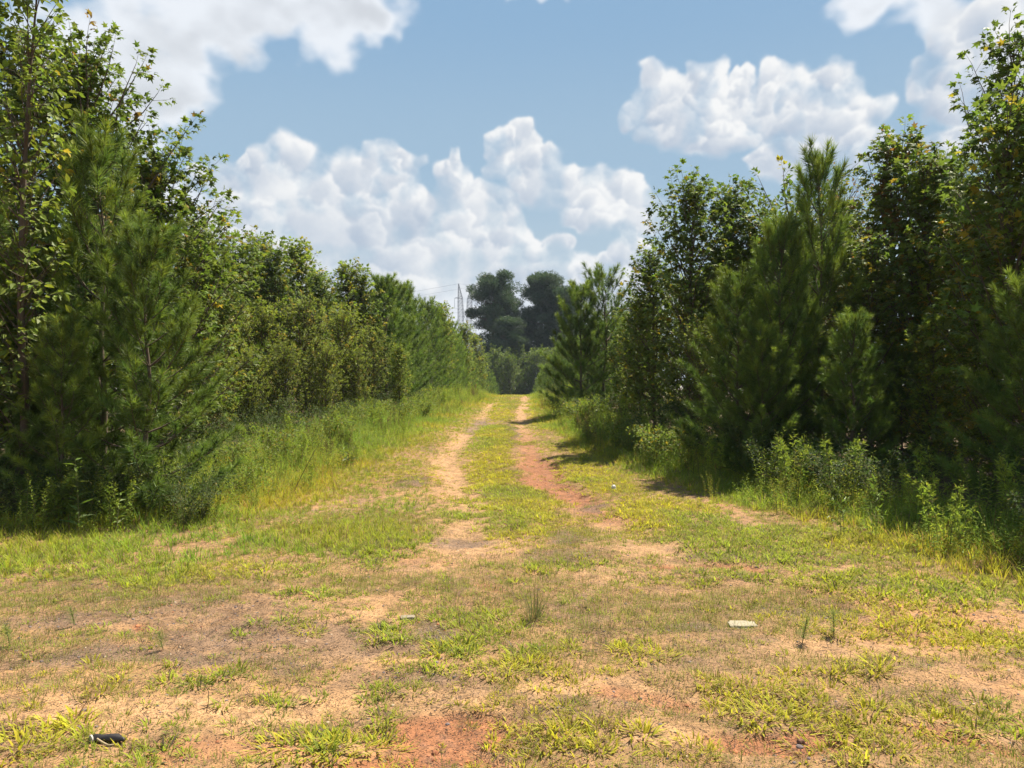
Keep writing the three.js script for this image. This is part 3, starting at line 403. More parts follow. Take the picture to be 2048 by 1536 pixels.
for (const [px, d, top, k, label, broad = 1] of heroPines) { const x = across(px, d), s = tall(top, d, x) / 5; put(pines[k].clone(), 'pine_tree', px, d, label, 'tree', null, R0() * 6.28, s).scale.set(s * broad, s, s * broad); }
for (let row = 0; row < 2; row++) for (let d = 28.5 + row; d < 132; d += (row ? 3.6 : 2.1) + d * 0.008) { const x = -5.7 - row * 2.6 + 0.0234 * d + (R0() - 0.5) * 0.7, near = d < 34; place((near && !row ? pines[1] : farPines[Math.floor(R0() * 3)]).clone(), 'pine_tree', x, height(x, d) - 0.04, -d, R0() * 6.28, (4.5 + 0.8 * R0()) / 5, row ? 'young pine in the second row behind the left roadside pines' : 'young pine in the close roadside row left of the track', 'tree', row ? 'second pine row on the left' : 'roadside pine row on the left'); }
for (let row = 0; row < 2; row++) for (let d = 28 + row; d < (row ? 60 : 125); d += (row ? 4 : 2.4) + d * 0.01) { const x = 3.4 + row * 2.5 + 0.006 * d + (R0() - 0.5) * 0.7; place(farPines[Math.floor(R0() * 3)].clone(), 'pine_tree', x, height(x, d) - 0.04, -d, R0() * 6.28, (d < 50 ? 2.6 + 1.0 * R0() + row * 1.4 : 3.4 + 1.4 * R0() + row) / 5, row ? 'young pine in the second row behind the right roadside pines' : 'young pine in the hazy row right of the track beyond the double pine', 'tree', row ? 'second pine row on the right' : 'roadside pine row on the right'); }
console.log('pines');
const grown = [grownPine(11, 20, 4.4), grownPine(12, 20, 4.3), grownPine(14, 20, 4.0)].map((p) => treeOf(p.wood, p.crown, M.needle));
const bigPines = [[988, 134, 557, 0, 'grown pine with a rounded crown left of its twin beyond the crest'], [1086, 138, 556, 1, 'grown pine with a broad crown right of its twin beyond the crest'], [1122, 134, 580, 2, 'grown pine against the right side of the broad-crowned one'], [1040, 146, 660, 2, 'lower grown pine in the gap between the twin pines'], [1150, 150, 640, 0, 'lower grown pine behind the right twin pine, by the roadside row'], [1010, 128, 640, 1, 'half-height grown pine at the foot of the left twin pine']];
for (const [px, d, top, k, label] of bigPines) { const x = across(px, d), s = tall(top, d, x) / 20; put(grown[k].clone(), 'grown_pine_tree', px, d, label, 'tree', null, R0() * 6.28, s); }
for (let k = 0; k < 22; k++) { const px = 955 + k * 9.2, d = 118 + 14 * R0(), x = across(px, d), H = k % 3 ? 9 + 3 * R0() : 7; place(again('under'), 'understorey_tree', x, height(x, d), -d, R0() * 6.28, H / kindsB.under.box, 'dark understorey tree below the grown pines beyond the crest', 'tree', 'understorey below the grown pines'); }

// ---------------------------------------------------------------- low plants
function blade(gb, p, dir, len, w, bend, c, seg = 2) {        // a grass blade that arches over
  const flat = V(dir.x, 0, dir.z); if (flat.lengthSq() < 1e-6) flat.set(1, 0, 0); flat.normalize(); const side = V(-flat.z, 0, flat.x); let d = dir.clone(), q = p.clone(), a = null, b = null;
  for (let k = 0; k <= seg; k++) {
    const t = k / seg, ww = w * 0.5 * (1 - 0.25 * t);
    if (k === seg) { const e = gb.v(q.x, q.y, q.z, c); gb.t(a, b, e); break; }
    const i = gb.v(q.x - side.x * ww, q.y, q.z - side.z * ww, c), j = gb.v(q.x + side.x * ww, q.y, q.z + side.z * ww, c);
    if (a !== null) { gb.t(a, b, j); gb.t(a, j, i); } a = i; b = j;
    q = q.clone().addScaledVector(d, len / seg); d = d.clone().addScaledVector(flat, bend / seg).add(V(0, -bend * 0.7 / seg, 0)).normalize();
  }
}
function tuft(seed, { n = 20, len = 0.09, w = 0.007, spread = 0.03, lo = 25, hi = 80, bend = 0.6, color, other, share = 0.12, seg = 2 }) {
  const r = rng(seed), g = new GB();
  for (let k = 0; k < n; k++) { const a = r() * 6.283, el = mix(lo, hi, r()) * D2R, q = Math.sqrt(r()) * spread, L = len * (0.5 + 0.7 * r()); blade(g, V(Math.cos(a + r()) * q, -0.004, Math.sin(a + r()) * q), V(Math.cos(a) * Math.cos(el), Math.sin(el), Math.sin(a) * Math.cos(el)), L, w * (0.7 + 0.5 * r()), bend * (0.4 + r()), tint(r() < share ? other : color, r, 0.22), seg); }
  return g.build();
}
const YG = [0.44, 0.44, 0.028], GR = [0.122, 0.182, 0.024], DRY = [0.315, 0.209, 0.087], RED = [0.152, 0.068, 0.034], DULL = [0.268, 0.282, 0.052];
const geo = {
  crab: [1, 2, 3].map((s) => tuft(s, { n: 26, len: 0.068, w: 0.0085, spread: 0.06, lo: 8, hi: 66, color: YG, other: DRY, share: 0.12 })),
  turf: [4, 5].map((s) => tuft(s, { n: 34, len: 0.045, w: 0.0035, spread: 0.075, lo: 15, hi: 80, bend: 0.4, color: DULL, other: DRY, share: 0.26, seg: 1 })),
  verge: [6, 7, 8].map((s) => tuft(s, { n: 15, len: 0.19, w: 0.0105, spread: 0.08, lo: 32, hi: 86, bend: 0.55, color: [0.306, 0.334, 0.028], other: DRY, share: 0.14 })),
  tall: [9, 10].map((s) => tuft(s, { n: 13, len: 0.75, w: 0.0095, spread: 0.09, lo: 64, hi: 89, bend: 0.45, color: [0.237, 0.307, 0.044], other: DRY, share: 0.14, seg: 3 })),
  bunch: [14].map((s) => tuft(s, { n: 130, len: 0.23, w: 0.0032, spread: 0.05, lo: 38, hi: 88, bend: 0.45, color: [0.114, 0.129, 0.038], other: DRY, share: 0.25 })),
  clump: [15, 16, 17].map((s) => tuft(s, { n: 100, len: 0.07, w: 0.009, spread: 0.17, lo: 6, hi: 62, color: [0.428, 0.399, 0.029], other: DRY, share: 0.08 })),
  straw: [18, 19].map((s) => { const r = rng(s), g = new GB(); for (let k = 0; k < 12; k++) { const a = r() * 6.283; blade(g, V((r() - 0.5) * 0.16, 0.004 + 0.006 * r(), (r() - 0.5) * 0.16), V(Math.cos(a), 0.08 * r(), Math.sin(a)), 0.04 + 0.06 * r(), 0.0028, 0.08, tint(r() < 0.6 ? DRY : [0.12, 0.075, 0.05], r, 0.3), 1); } return g.build(); }),
};
function scatter(name, label, category, geos, mat, cells, seed) {   // cells: (x, d, r) => null or [scale, r, g, b]
  const r = rng(seed), lists = geos.map(() => []);
  const { d0, d1, dens, xmin, xmax } = cells;
  for (let d = d0; d < d1;) {
    const s = 1 / Math.sqrt(dens(d)), a = xmin(d), b = xmax(d);
    for (let x = a; x < b; x += s) { const px = x + (r() - 0.5) * s * 1.6, pd = d + (r() - 0.5) * s * 1.6, q = cells.at(px, pd, r); if (q) lists[Math.floor(r() * geos.length)].push([px, pd, r() * 6.283, ...q]); }
    d += s;
  }
  const m4 = new THREE.Matrix4(), qt = new THREE.Quaternion(), e = new THREE.Euler(), c = new THREE.Color(); let total = 0;
  lists.forEach((list, k) => {
    if (!list.length) return; const im = new THREE.InstancedMesh(geos[k], mat, list.length); total += list.length;
    list.forEach(([x, d, a, s, cr, cg, cb], i) => { e.set((r() - 0.5) * 0.3, a, (r() - 0.5) * 0.3); qt.setFromEuler(e); m4.compose(V(x, height(x, d), -d), qt, V(s, s * (0.85 + 0.3 * r()), s)); im.setMatrixAt(i, m4); im.setColorAt(i, c.setRGB(cr, cg, cb)); });
    im.name = numbered(name); tag(im, label[k] ?? label[0], category, null, 'stuff'); im.castShadow = im.receiveShadow = true; scene.add(im);
  });
  console.log(name, total);
}
const view = (d) => 0.70 * Math.max(d, 2) + 0.6;
const bare = (x, d) => { const [l, r] = trackOf(x, d), n = fbm(x * 1.6, d * 1.6, 3, 401); return clamp(Math.max(l, r) * 1.15 * sst(0.30, 0.50, n + 0.06), 0, 1); };
const inside = (x, d) => Math.max(leftEdge(d) - x, x - rightEdge(d));
const middle = (x, d) => { const c = trackOf(x, d)[2]; return Math.exp(-(((x - c) / 0.5) ** 2)) * sst(7.5, 12, d); };
scatter('crabgrass', ['yellow-green crabgrass growing in patches over the track and its verges', 'short sunlit crabgrass between the wheel tracks', 'low broad-bladed crabgrass on the sandy clearing'], 'grass', geo.crab, M.grass, {
  d0: 2.9, d1: 46, dens: (d) => d < 9 ? 210 : mix(210, 90, sst(9, 30, d)), xmin: (d) => Math.max(-view(d), leftEdge(d) - 0.6), xmax: (d) => Math.min(view(d), rightEdge(d) + 0.6),
  at: (x, d, r) => {
    const n = fbm(x * 1.1, d * 1.1, 4, 411), far = sst(9, 16, d), b = bare(x, d), c = patch('crab', x, d), s = patch('sand', x, d), k = patch('clay', x, d), g = patch('gravel', x, d);
    let p = 0.14 + 0.9 * c * sst(0.28, 0.55, n + 0.12) + 0.40 * sst(0.48, 0.64, n) + far * 0.85 * sst(0.30, 0.52, n); p = Math.max(p, middle(x, d) * (0.3 + 0.7 * sst(0.36, 0.52, n))); p *= (1 - 0.94 * b) * (1 - 0.75 * s * (1 - c)) * (1 - 0.9 * k * (1 - 0.5 * c)) * (1 - 0.6 * g * (1 - c));
    if (r() > p) return null; const y = r(), v = 0.6 + 0.55 * r(), gr = fbm(x * 0.8, d * 0.8, 2, 421); return [(0.42 + 0.7 * r() * r() + 0.2 * r()) * (0.8 + 0.45 * c), v * mix(1.08, 0.74, sst(0.4, 0.65, gr)), v * mix(1, 0.86, sst(0.4, 0.65, gr)), v * (0.8 + 0.8 * y)];
  } }, 51);
scatter('short_turf', ['thin dull grass matted over the flat ground', 'thin dry turf matted over the clearing'], 'grass', geo.turf, M.grass, {
  d0: 2.9, d1: 40, dens: (d) => d < 8 ? 280 : mix(280, 110, sst(8, 26, d)), xmin: (d) => Math.max(-view(d), leftEdge(d) - 0.3), xmax: (d) => Math.min(view(d), rightEdge(d) + 0.3),
  at: (x, d, r) => { const n = fbm(x * 0.9, d * 0.9, 4, 431), t = patch('turf', x, d), b = bare(x, d), s = patch('sand', x, d), k = patch('clay', x, d); let p = (0.07 + 0.85 * t + 0.42 * sst(0.46, 0.62, n)) * (1 - 0.9 * b) * (1 - 0.93 * s) * (1 - 0.94 * k); if (r() > p) return null; const v = 0.7 + 0.55 * r(); return [0.6 + 0.7 * r(), v, v * (0.9 + 0.25 * r()), v]; } }, 52);
scatter('dry_straw', ['dry brown straw and pine needles littering the ground', 'scattered brown stems littering the bare soil'], 'litter', geo.straw, M.twig2 ?? M.grass, {
  d0: 2.9, d1: 18, dens: (d) => d < 7 ? 190 : 90, xmin: (d) => -view(d), xmax: (d) => view(d),
  at: (x, d, r) => { const n = fbm(x * 1.4, d * 1.4, 3, 441), g = patch('gravel', x, d), t = patch('turf', x, d); if (inside(x, d) > 0.3 || r() > 0.12 + 0.6 * g + 0.25 * t + 0.4 * sst(0.5, 0.65, n)) return null; const v = 0.6 + 0.6 * r(); return [0.7 + 0.6 * r(), v, v, v]; } }, 53);
scatter('verge_grass', ['ankle-high green grass along both verges', 'sunlit green grass edging the weeds', 'soft green grass at the foot of the weeds'], 'grass', geo.verge, M.grass, {
  d0: 5, d1: 48, dens: (d) => d < 12 ? 130 : mix(110, 50, sst(12, 36, d)), xmin: (d) => Math.max(-view(d) - 0.5, leftEdge(d) - 2.6), xmax: (d) => Math.min(view(d) + 0.5, rightEdge(d) + 2.4),
  at: (x, d, r) => {
    const q = inside(x, d), left = x < roadX(d), n = fbm(x * 0.9, d * 0.9, 3, 451), lawn = left ? sst(-1.5, -0.2, q + (n - 0.5) * 1.5) * 0.75 * sst(5.6, 7.2, d + (n - 0.5) * 2) : sst(-0.35, 0.1, q + (n - 0.5) * 0.6) * 0.7; if (r() > Math.max(lawn, patch('lawn', x, d) * sst(0.2, 0.42, n))) return null;
    const lw = patch('lawn', x, d), v = 0.75 + 0.5 * r(), s = mix(mix(0.36, 0.62, lw), 0.95, sst(-0.8, 0.8, q)) * (0.7 + 0.5 * r()), y = fbm(x * 0.6, d * 0.6, 2, 461); return [s, v * mix(0.78, 1.2, sst(0.3, 0.7, y + (r() - 0.5) * 0.2)) * (1 - 0.14 * lw), v * mix(0.92, 1.05, y), v];
  } }, 54);
scatter('tall_grass', ['knee-high seeding grass standing among the weeds', 'tall pale grass standing among the weeds'], 'grass', geo.tall, M.grass, {
  d0: 6, d1: 50, dens: (d) => d < 14 ? 16 : 14, xmin: (d) => Math.max(-view(d) - 0.5, leftEdge(d) - 3.2), xmax: (d) => Math.min(view(d) + 0.5, rightEdge(d) + 1.6),
  at: (x, d, r) => { const q = inside(x, d), left = x < roadX(d), n = fbm(x * 0.5, d * 0.5, 3, 471); if (r() > sst(0.15, 0.7, q) * (left ? 0.9 : 0.5) * sst(0.3, 0.5, n)) return null; const v = 0.7 + 0.5 * r(), y = fbm(x * 0.35, d * 0.35, 2, 481); return [(0.45 + 0.5 * r()) * (left ? 0.72 : 0.7) * mix(0.6, 1, sst(0.2, 1.2, q)), v * mix(0.8, 1.12, sst(0.45, 0.65, y)), v, v]; } }, 55);
// stones: small clods and gravel
function pebble(seed, flat = 0.6) { const r = rng(seed), g = new THREE.IcosahedronGeometry(1, 1), p = g.attributes.position, col = []; for (let k = 0; k < p.count; k++) { const x = p.getX(k), y = p.getY(k), z = p.getZ(k), n = 0.75 + 0.5 * vn(x * 1.6 + 5, y * 1.6 + z * 2.1 + 5, seed); p.setXYZ(k, x * n, y * n * flat, z * n * 0.9); col.push(1, 1, 1); } g.setAttribute('color', new THREE.Float32BufferAttribute(col, 3)); g.deleteAttribute('uv'); g.deleteAttribute('normal'); return g; }
scatter('gravel', ['dark gravel and clods spread over the worn patches', 'small broken clods of red clay and gravel'], 'gravel', [pebble(1), pebble(2, 0.8)], M.stone, {
  d0: 2.9, d1: 24, dens: (d) => d < 7 ? 520 : mix(400, 100, sst(7, 20, d)), xmin: (d) => Math.max(-view(d), leftEdge(d)), xmax: (d) => Math.min(view(d), rightEdge(d)),
  at: (x, d, r) => { const g = patch('gravel', x, d), k = patch('clay', x, d), n = fbm(x * 1.9, d * 1.9, 3, 491); if (r() > 0.05 + 0.75 * g * sst(0.3, 0.6, n + 0.1) + 0.25 * k + 0.18 * sst(0.55, 0.7, n)) return null; const red = r() < 0.15 + 0.7 * k, pale = r() < 0.12, v = 0.6 + 0.7 * r(), c = red ? [0.34, 0.12, 0.05] : pale ? [0.36, 0.27, 0.18] : [0.15, 0.115, 0.11]; return [0.003 + 0.011 * r() * r() * (1 + k * 0.6), c[0] * v, c[1] * v, c[2] * v]; } }, 56);

// stems with leaves
function weed(seed, { H = 0.8, stems = 3, n = 22, leaf = 0.10, kind = 'lance', color = [0.091, 0.137, 0.027], other = [0.190, 0.152, 0.038], share = 0.06, lean = 0.2, branch = 0, droop = 0.3, plume = null, spread = 0.08 }) {
  const r = rng(seed), wood = new GB(), leaves = [], extra = [];
  for (let s = 0; s < stems; s++) {
    const a = r() * 6.283, b = V(Math.cos(a) * spread * r(), -0.02, Math.sin(a) * spread * r()), h = H * (0.7 + 0.35 * r()), pts = []; for (let k = 0; k <= 5; k++) { const t = k / 5; pts.push(V(b.x + Math.cos(a) * lean * h * t * t, t * h, b.z + Math.sin(a) * lean * h * t * t)); }
    wood.tube(pts, pts.map((_, k) => 0.0045 * (1 - k / 6)), 4);
    const at = (t) => { const q = t * 5, k = Math.min(4, Math.floor(q)); return pts[k].clone().lerp(pts[k + 1], q - k); };
    for (let k = 0; k < n; k++) { const t = 0.08 + 0.92 * (k + r() * 0.6) / n, p = at(Math.min(1, t)), u = k * 2.4 + r(), el = (0.75 - droop * r()), d = V(Math.cos(u) * Math.cos(el), Math.sin(el) - droop * 0.4, Math.sin(u) * Math.cos(el)); const c = tint(r() < share ? other : color, r, 0.25);
      if (branch && t > 0.2 && t < 0.9) { const L = branch * H * (1.1 - t) * (0.6 + 0.6 * r()), e = p.clone().addScaledVector(d, L); wood.tube([p, e], [0.0022, 0.001], 3); for (let m = 0; m < 7; m++) { const q = p.clone().lerp(e, (m + 0.6) / 7), dd = around(d.clone().normalize(), 0.8, r() * 6.283); leaves.push(leafFrame(q, dd, leaf * (0.55 + 0.5 * r()), tint(c, r, 0.2), r)); } }
      else leaves.push(leafFrame(p, d, leaf * (0.6 + 0.6 * r()) * (1.1 - 0.55 * t), c, r)); }
    if (plume) for (let k = 0; k < 40; k++) { const p = at(1 - 0.22 * r()), d = around(V(0, 1, 0), 0.3 + 0.9 * r(), r() * 6.283); leaves.push(leafFrame(p.addScaledVector(d, 0.05 * r()), d, 0.022, tint(plume, r, 0.2), r)); }
  }
  return { wood: wood.build(true), leaves, kind };
}
function shrub(seed, { H = 1.1, R = 0.7, stems = 16, leaf = 0.046, per = 60, color = [0.068, 0.103, 0.021], other = [0.198, 0.182, 0.038], share = 0.05 }) {
  const r = rng(seed), wood = new GB(), leaves = [];
  for (let s = 0; s < stems; s++) { const a = r() * 6.283, h = H * (0.6 + 0.5 * r()), out = R * (0.3 + 0.8 * r()), pts = []; for (let k = 0; k <= 6; k++) { const t = k / 6; pts.push(V(Math.cos(a) * out * t, h * (t * 1.75 - 0.95 * t * t) - 0.02, Math.sin(a) * out * t + (r() - 0.5) * 0.05)); } wood.tube(pts, pts.map((_, k) => 0.006 * (1 - k / 7.5)), 3); for (let k = 0; k < per; k++) { const q = (0.08 + 0.92 * r()) * 6, i = Math.min(5, Math.floor(q)), d = pts[i + 1].clone().sub(pts[i]).normalize(), w = around(d, 0.6 + 0.9 * r(), r() * 6.283); leaves.push(leafFrame(pts[i].clone().lerp(pts[i + 1], q - i).addScaledVector(w, 0.10 * r()), w, leaf * (0.6 + 0.7 * r()), tint(r() < share ? other : color, r, 0.3), r, 0.9)); } }
  return { wood: wood.build(true), leaves, kind: 'small' };
}
const lowMats = { stem: new THREE.MeshStandardMaterial({ color: new THREE.Color(0.12, 0.12, 0.04), roughness: 0.9 }) };
function lowPlant(b, mat = M.weed) { const t = new THREE.Group(), a = new THREE.Mesh(b.wood, lowMats.stem), c = new THREE.Mesh(crownOf(b.leaves, b.kind), mat); a.name = 'stems'; c.name = 'foliage'; c.userData.kind = 'stuff'; t.add(a, c); return t; }
const leafLance = leafGeometry('lance');
function bigLeafPlant(b) { const t = new THREE.Group(), a = new THREE.Mesh(b.wood, lowMats.stem), mm = new THREE.Matrix4(); a.name = 'stem'; t.add(a); for (const L of b.leaves.slice(0, 300)) { const m = new THREE.Mesh(leafLance, toneOf(L.c)); m.name = 'leaf'; mm.makeBasis(L.x, L.y, L.z); m.quaternion.setFromRotationMatrix(mm); m.position.copy(L.p); m.scale.setScalar(L.size); t.add(m); } return t; }
const LIGHT = [0.301, 0.382, 0.039];
const mats = [221, 222, 223].map((k) => { const b = weed(k, { H: 0.30, stems: 9, n: 11, leaf: 0.062, color: [0.237, 0.314, 0.037], other: [0.274, 0.251, 0.046], share: 0.15, spread: 0.22, lean: 0.35 }); return crownOf(b.leaves, b.kind); });
scatter('low_weed', ['low leafy weeds matted along the verges', 'low small-leaved weeds at the foot of the brambles', 'low tangled weeds between grass and shrubs'], 'weeds', mats, M.weed, {
  d0: 5.5, d1: 42, dens: (d) => d < 14 ? 20 : 12, xmin: (d) => Math.max(-view(d) - 0.4, leftEdge(d) - 3), xmax: (d) => Math.min(view(d) + 0.4, rightEdge(d) + 2.2),
  at: (x, d, r) => { const q = inside(x, d), n = fbm(x * 0.8, d * 0.8, 3, 521), front = patch('lawn', x, d) * sst(8.0, 8.8, d); if (r() > Math.max(sst(-0.25, 0.5, q + (n - 0.5) * 0.9) * 0.85, front * 0.5)) return null; const v = 0.7 + 0.5 * r(), y = fbm(x * 0.5, d * 0.5, 2, 531); return [(0.55 + 0.7 * r()) * mix(0.7, 1.15, sst(0, 1, q)), v * mix(0.75, 1.2, y), v, v]; } }, 57);
const low = {
  weedA: lowPlant(weed(201, { H: 0.8, stems: 5, n: 30, leaf: 0.085, color: LIGHT, spread: 0.16 })), weedB: lowPlant(weed(202, { H: 0.95, stems: 4, n: 26, leaf: 0.075, color: [0.267, 0.346, 0.039], branch: 0.16, spread: 0.14 })), weedC: lowPlant(weed(203, { H: 0.7, stems: 6, n: 26, leaf: 0.07, color: [0.315, 0.332, 0.034], other: [0.342, 0.251, 0.030], share: 0.15, spread: 0.18 })),
  brown: lowPlant(weed(204, { H: 0.75, stems: 6, n: 24, leaf: 0.045, color: [0.190, 0.129, 0.053], other: [0.152, 0.160, 0.034], share: 0.4, branch: 0.14, spread: 0.2 })),
  gold: lowPlant(weed(205, { H: 1.05, stems: 4, n: 40, leaf: 0.075, color: [0.228, 0.251, 0.038], plume: [0.213, 0.182, 0.038], lean: 0.1, spread: 0.16 })),
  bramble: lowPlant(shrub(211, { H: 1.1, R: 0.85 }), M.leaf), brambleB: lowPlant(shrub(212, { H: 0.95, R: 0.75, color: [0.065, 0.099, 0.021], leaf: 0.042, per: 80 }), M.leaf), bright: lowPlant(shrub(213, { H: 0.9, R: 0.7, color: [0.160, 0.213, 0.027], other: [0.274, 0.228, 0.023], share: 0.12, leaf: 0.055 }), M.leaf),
};
// verge plants one by one: the front ones as things, told apart by kind and side
const vergeSets = [
  ['weedA', 'leafy_weed', 'light green leafy weed growing in the weed strip left of the track', 'leafy weeds left of the track', -1, 90, 0.0, 2.2, 8.0, 40], ['weedB', 'branching_weed', 'loosely branching weed growing in the weed strip left of the track', 'branching weeds left of the track', -1, 80, 0.1, 2.4, 8.0, 40], ['weedC', 'yellowish_weed', 'yellowish leafy weed growing in the weed strip left of the track', 'yellowish weeds left of the track', -1, 60, -0.1, 2.0, 8.4, 40], ['brown', 'brown_weed', 'brownish seeding weed among the green weeds left of the track', 'brown weeds left of the track', -1, 34, 0.4, 2.6, 14, 42],
  ['weedA', 'leafy_weed', 'leafy weed in the shaded strip below the right verge trees', 'leafy weeds right of the track', 1, 40, 0.15, 1.5, 6, 34], ['weedB', 'branching_weed', 'loosely branching weed in the shaded strip below the right verge trees', 'branching weeds right of the track', 1, 40, 0.25, 1.6, 6, 34], ['brown', 'brown_weed', 'brownish seeding weed beside the dark double pine right of the track', 'brown weeds right of the track', 1, 22, 0.2, 1.4, 17, 40], ['weedC', 'yellowish_weed', 'yellowish leafy weed on the sunny edge right of the track', 'yellowish weeds right of the track', 1, 34, -0.1, 0.8, 9, 40],
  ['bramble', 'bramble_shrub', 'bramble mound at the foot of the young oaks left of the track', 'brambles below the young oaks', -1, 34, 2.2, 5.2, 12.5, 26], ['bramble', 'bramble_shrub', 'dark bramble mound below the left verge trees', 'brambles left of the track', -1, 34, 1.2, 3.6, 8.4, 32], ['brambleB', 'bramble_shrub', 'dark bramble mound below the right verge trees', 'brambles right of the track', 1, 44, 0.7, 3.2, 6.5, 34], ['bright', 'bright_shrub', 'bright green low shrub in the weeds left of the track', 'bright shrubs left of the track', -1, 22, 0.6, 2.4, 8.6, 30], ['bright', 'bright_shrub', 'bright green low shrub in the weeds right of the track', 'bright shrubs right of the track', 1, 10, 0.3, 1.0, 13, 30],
];
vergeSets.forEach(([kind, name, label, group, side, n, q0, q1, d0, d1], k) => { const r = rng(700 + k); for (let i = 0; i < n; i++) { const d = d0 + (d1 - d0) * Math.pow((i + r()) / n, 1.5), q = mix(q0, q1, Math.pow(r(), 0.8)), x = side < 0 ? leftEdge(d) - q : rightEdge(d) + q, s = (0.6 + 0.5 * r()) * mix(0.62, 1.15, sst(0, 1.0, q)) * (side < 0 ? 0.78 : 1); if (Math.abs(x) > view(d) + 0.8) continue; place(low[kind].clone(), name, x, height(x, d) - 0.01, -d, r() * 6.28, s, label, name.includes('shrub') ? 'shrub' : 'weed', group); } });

for (let k = 0; k < 13; k++) { const r = rng(990 + k), px = 5 + k * 33, d = 8.5 + 0.7 * r(), x = across(px, d); place(low[k % 3 ? 'bramble' : 'brambleB'].clone(), 'bramble_shrub', x, height(x, d) - 0.01, -d, r() * 6.28, 0.55 + 0.35 * r(), 'tangled bramble at the foot of the dark left pines', 'shrub', 'brambles at the foot of the left pines'); }

// ---------------------------------------------------------------- plants the photograph singles out
const seat = (o, name, px, py, label, category, group, turn = 0, s = 1) => { const [x, d] = onGround(px, py); return place(o, name, x, height(x, d), -d, turn, s, label, category, group); };
seat(bigLeafPlant(weed(301, { H: 0.80, stems: 1, n: 16, leaf: 0.20, color: [0.122, 0.190, 0.030], lean: 0.05, droop: 0.5 })), 'tall_weed', 162, 1072, 'single tall weed with bright pointed leaves in front of the dark brambles', 'weed');
seat(bigLeafPlant(weed(302, { H: 0.62, stems: 1, n: 14, leaf: 0.13, color: [0.099, 0.137, 0.038], lean: 0.1, droop: 0.5 })), 'tall_weed', 225, 1070, 'shorter pale weed beside the single tall bright weed', 'weed');
seat(bigLeafPlant(weed(303, { H: 0.78, stems: 2, n: 9, leaf: 0.085, color: [0.129, 0.198, 0.038], branch: 0.34, lean: 0.05, spread: 0.05 })), 'ragweed_plant', 1745, 1082, 'tall bushy ragweed with a pointed top before the dark right thicket', 'weed');
seat(bigLeafPlant(weed(304, { H: 0.62, stems: 2, n: 8, leaf: 0.08, color: [0.106, 0.167, 0.030], branch: 0.30, spread: 0.06 })), 'ragweed_plant', 1690, 1074, 'lower spreading ragweed beside the tall bushy one', 'weed');
seat(bigLeafPlant(weed(305, { H: 0.66, stems: 1, n: 40, leaf: 0.05, color: [0.198, 0.182, 0.038], lean: 0.04 })), 'slender_weed', 1588, 1036, 'slender yellowish weed standing upright against the shaded thicket', 'weed');
seat(bigLeafPlant(weed(306, { H: 0.30, stems: 1, n: 9, leaf: 0.075, color: [0.182, 0.182, 0.106], lean: 0.05, droop: 0.6 })), 'pale_seedling', 1872, 1118, 'small pale-leaved seedling at the edge of the right weeds', 'weed');
seat(bigLeafPlant(weed(307, { H: 0.62, stems: 5, n: 13, leaf: 0.15, color: [0.099, 0.129, 0.027], other: [0.304, 0.144, 0.038], share: 0.25, spread: 0.12, lean: 0.35 })), 'oak_seedling', 690, 935, 'low seedling with dark and orange leaves in the left grass', 'shrub');
[[1330, 862], [1352, 866], [1378, 862], [1392, 870], [1318, 868]].forEach(([px, py], k) => seat(low.gold.clone(), 'goldenrod', px, py + 24, 'upright yellow-green goldenrod beside the pines right of the track', 'weed', 'goldenrods right of the track', k * 1.3, 0.75 + 0.08 * k));
const fennel = (() => { const g = new GB(), w = new GB(), r = rng(88); w.tube([V(0, -0.01, 0), V(0.004, 0.15, 0)], [0.003, 0.001], 4); for (let k = 0; k < 130; k++) { const t = r(), a = r() * 6.283, el = 0.15 + 0.6 * r(); blade(g, V(0, 0.02 + 0.13 * t, 0), V(Math.cos(a) * Math.cos(el), Math.sin(el), Math.sin(a) * Math.cos(el)), 0.065 * (1.2 - 0.6 * t), 0.003, 0.4, tint([0.205, 0.251, 0.046], r, 0.2), 1); } const t = new THREE.Group(), a = new THREE.Mesh(w.build(true), lowMats.stem), b = new THREE.Mesh(g.build(), M.weed); a.name = 'stem'; b.name = 'foliage'; b.userData.kind = 'stuff'; t.add(a, b); return t; })();
[[326, 1298, 'feathery fennel seedling standing alone on the dark gravel left of the turf', 0.8], [20, 1292, 'feathery fennel seedling at the foot of the left lawn', 1.0], [1605, 1288, 'taller feathery fennel seedling right of the pale flat stone', 1.1], [1668, 1272, 'feathery fennel seedling behind the taller one', 1.1], [150, 1250, 'feathery fennel seedling on the edge of the left lawn', 0.9]].forEach(([px, py, label, s], k) => seat(fennel.clone(), 'fennel_seedling', px, py, label, 'weed', null, k, s).rotation.set(0.18, k * 1.7, 0.14));
const solo = (g, mat) => new THREE.Mesh(g, mat);
seat(solo(geo.bunch[0], M.grass), 'bunch_grass', 1068, 1238, 'round tuft of fine bunch grass alone in the clearing', 'grass tuft', null, 0.4, 1.0);
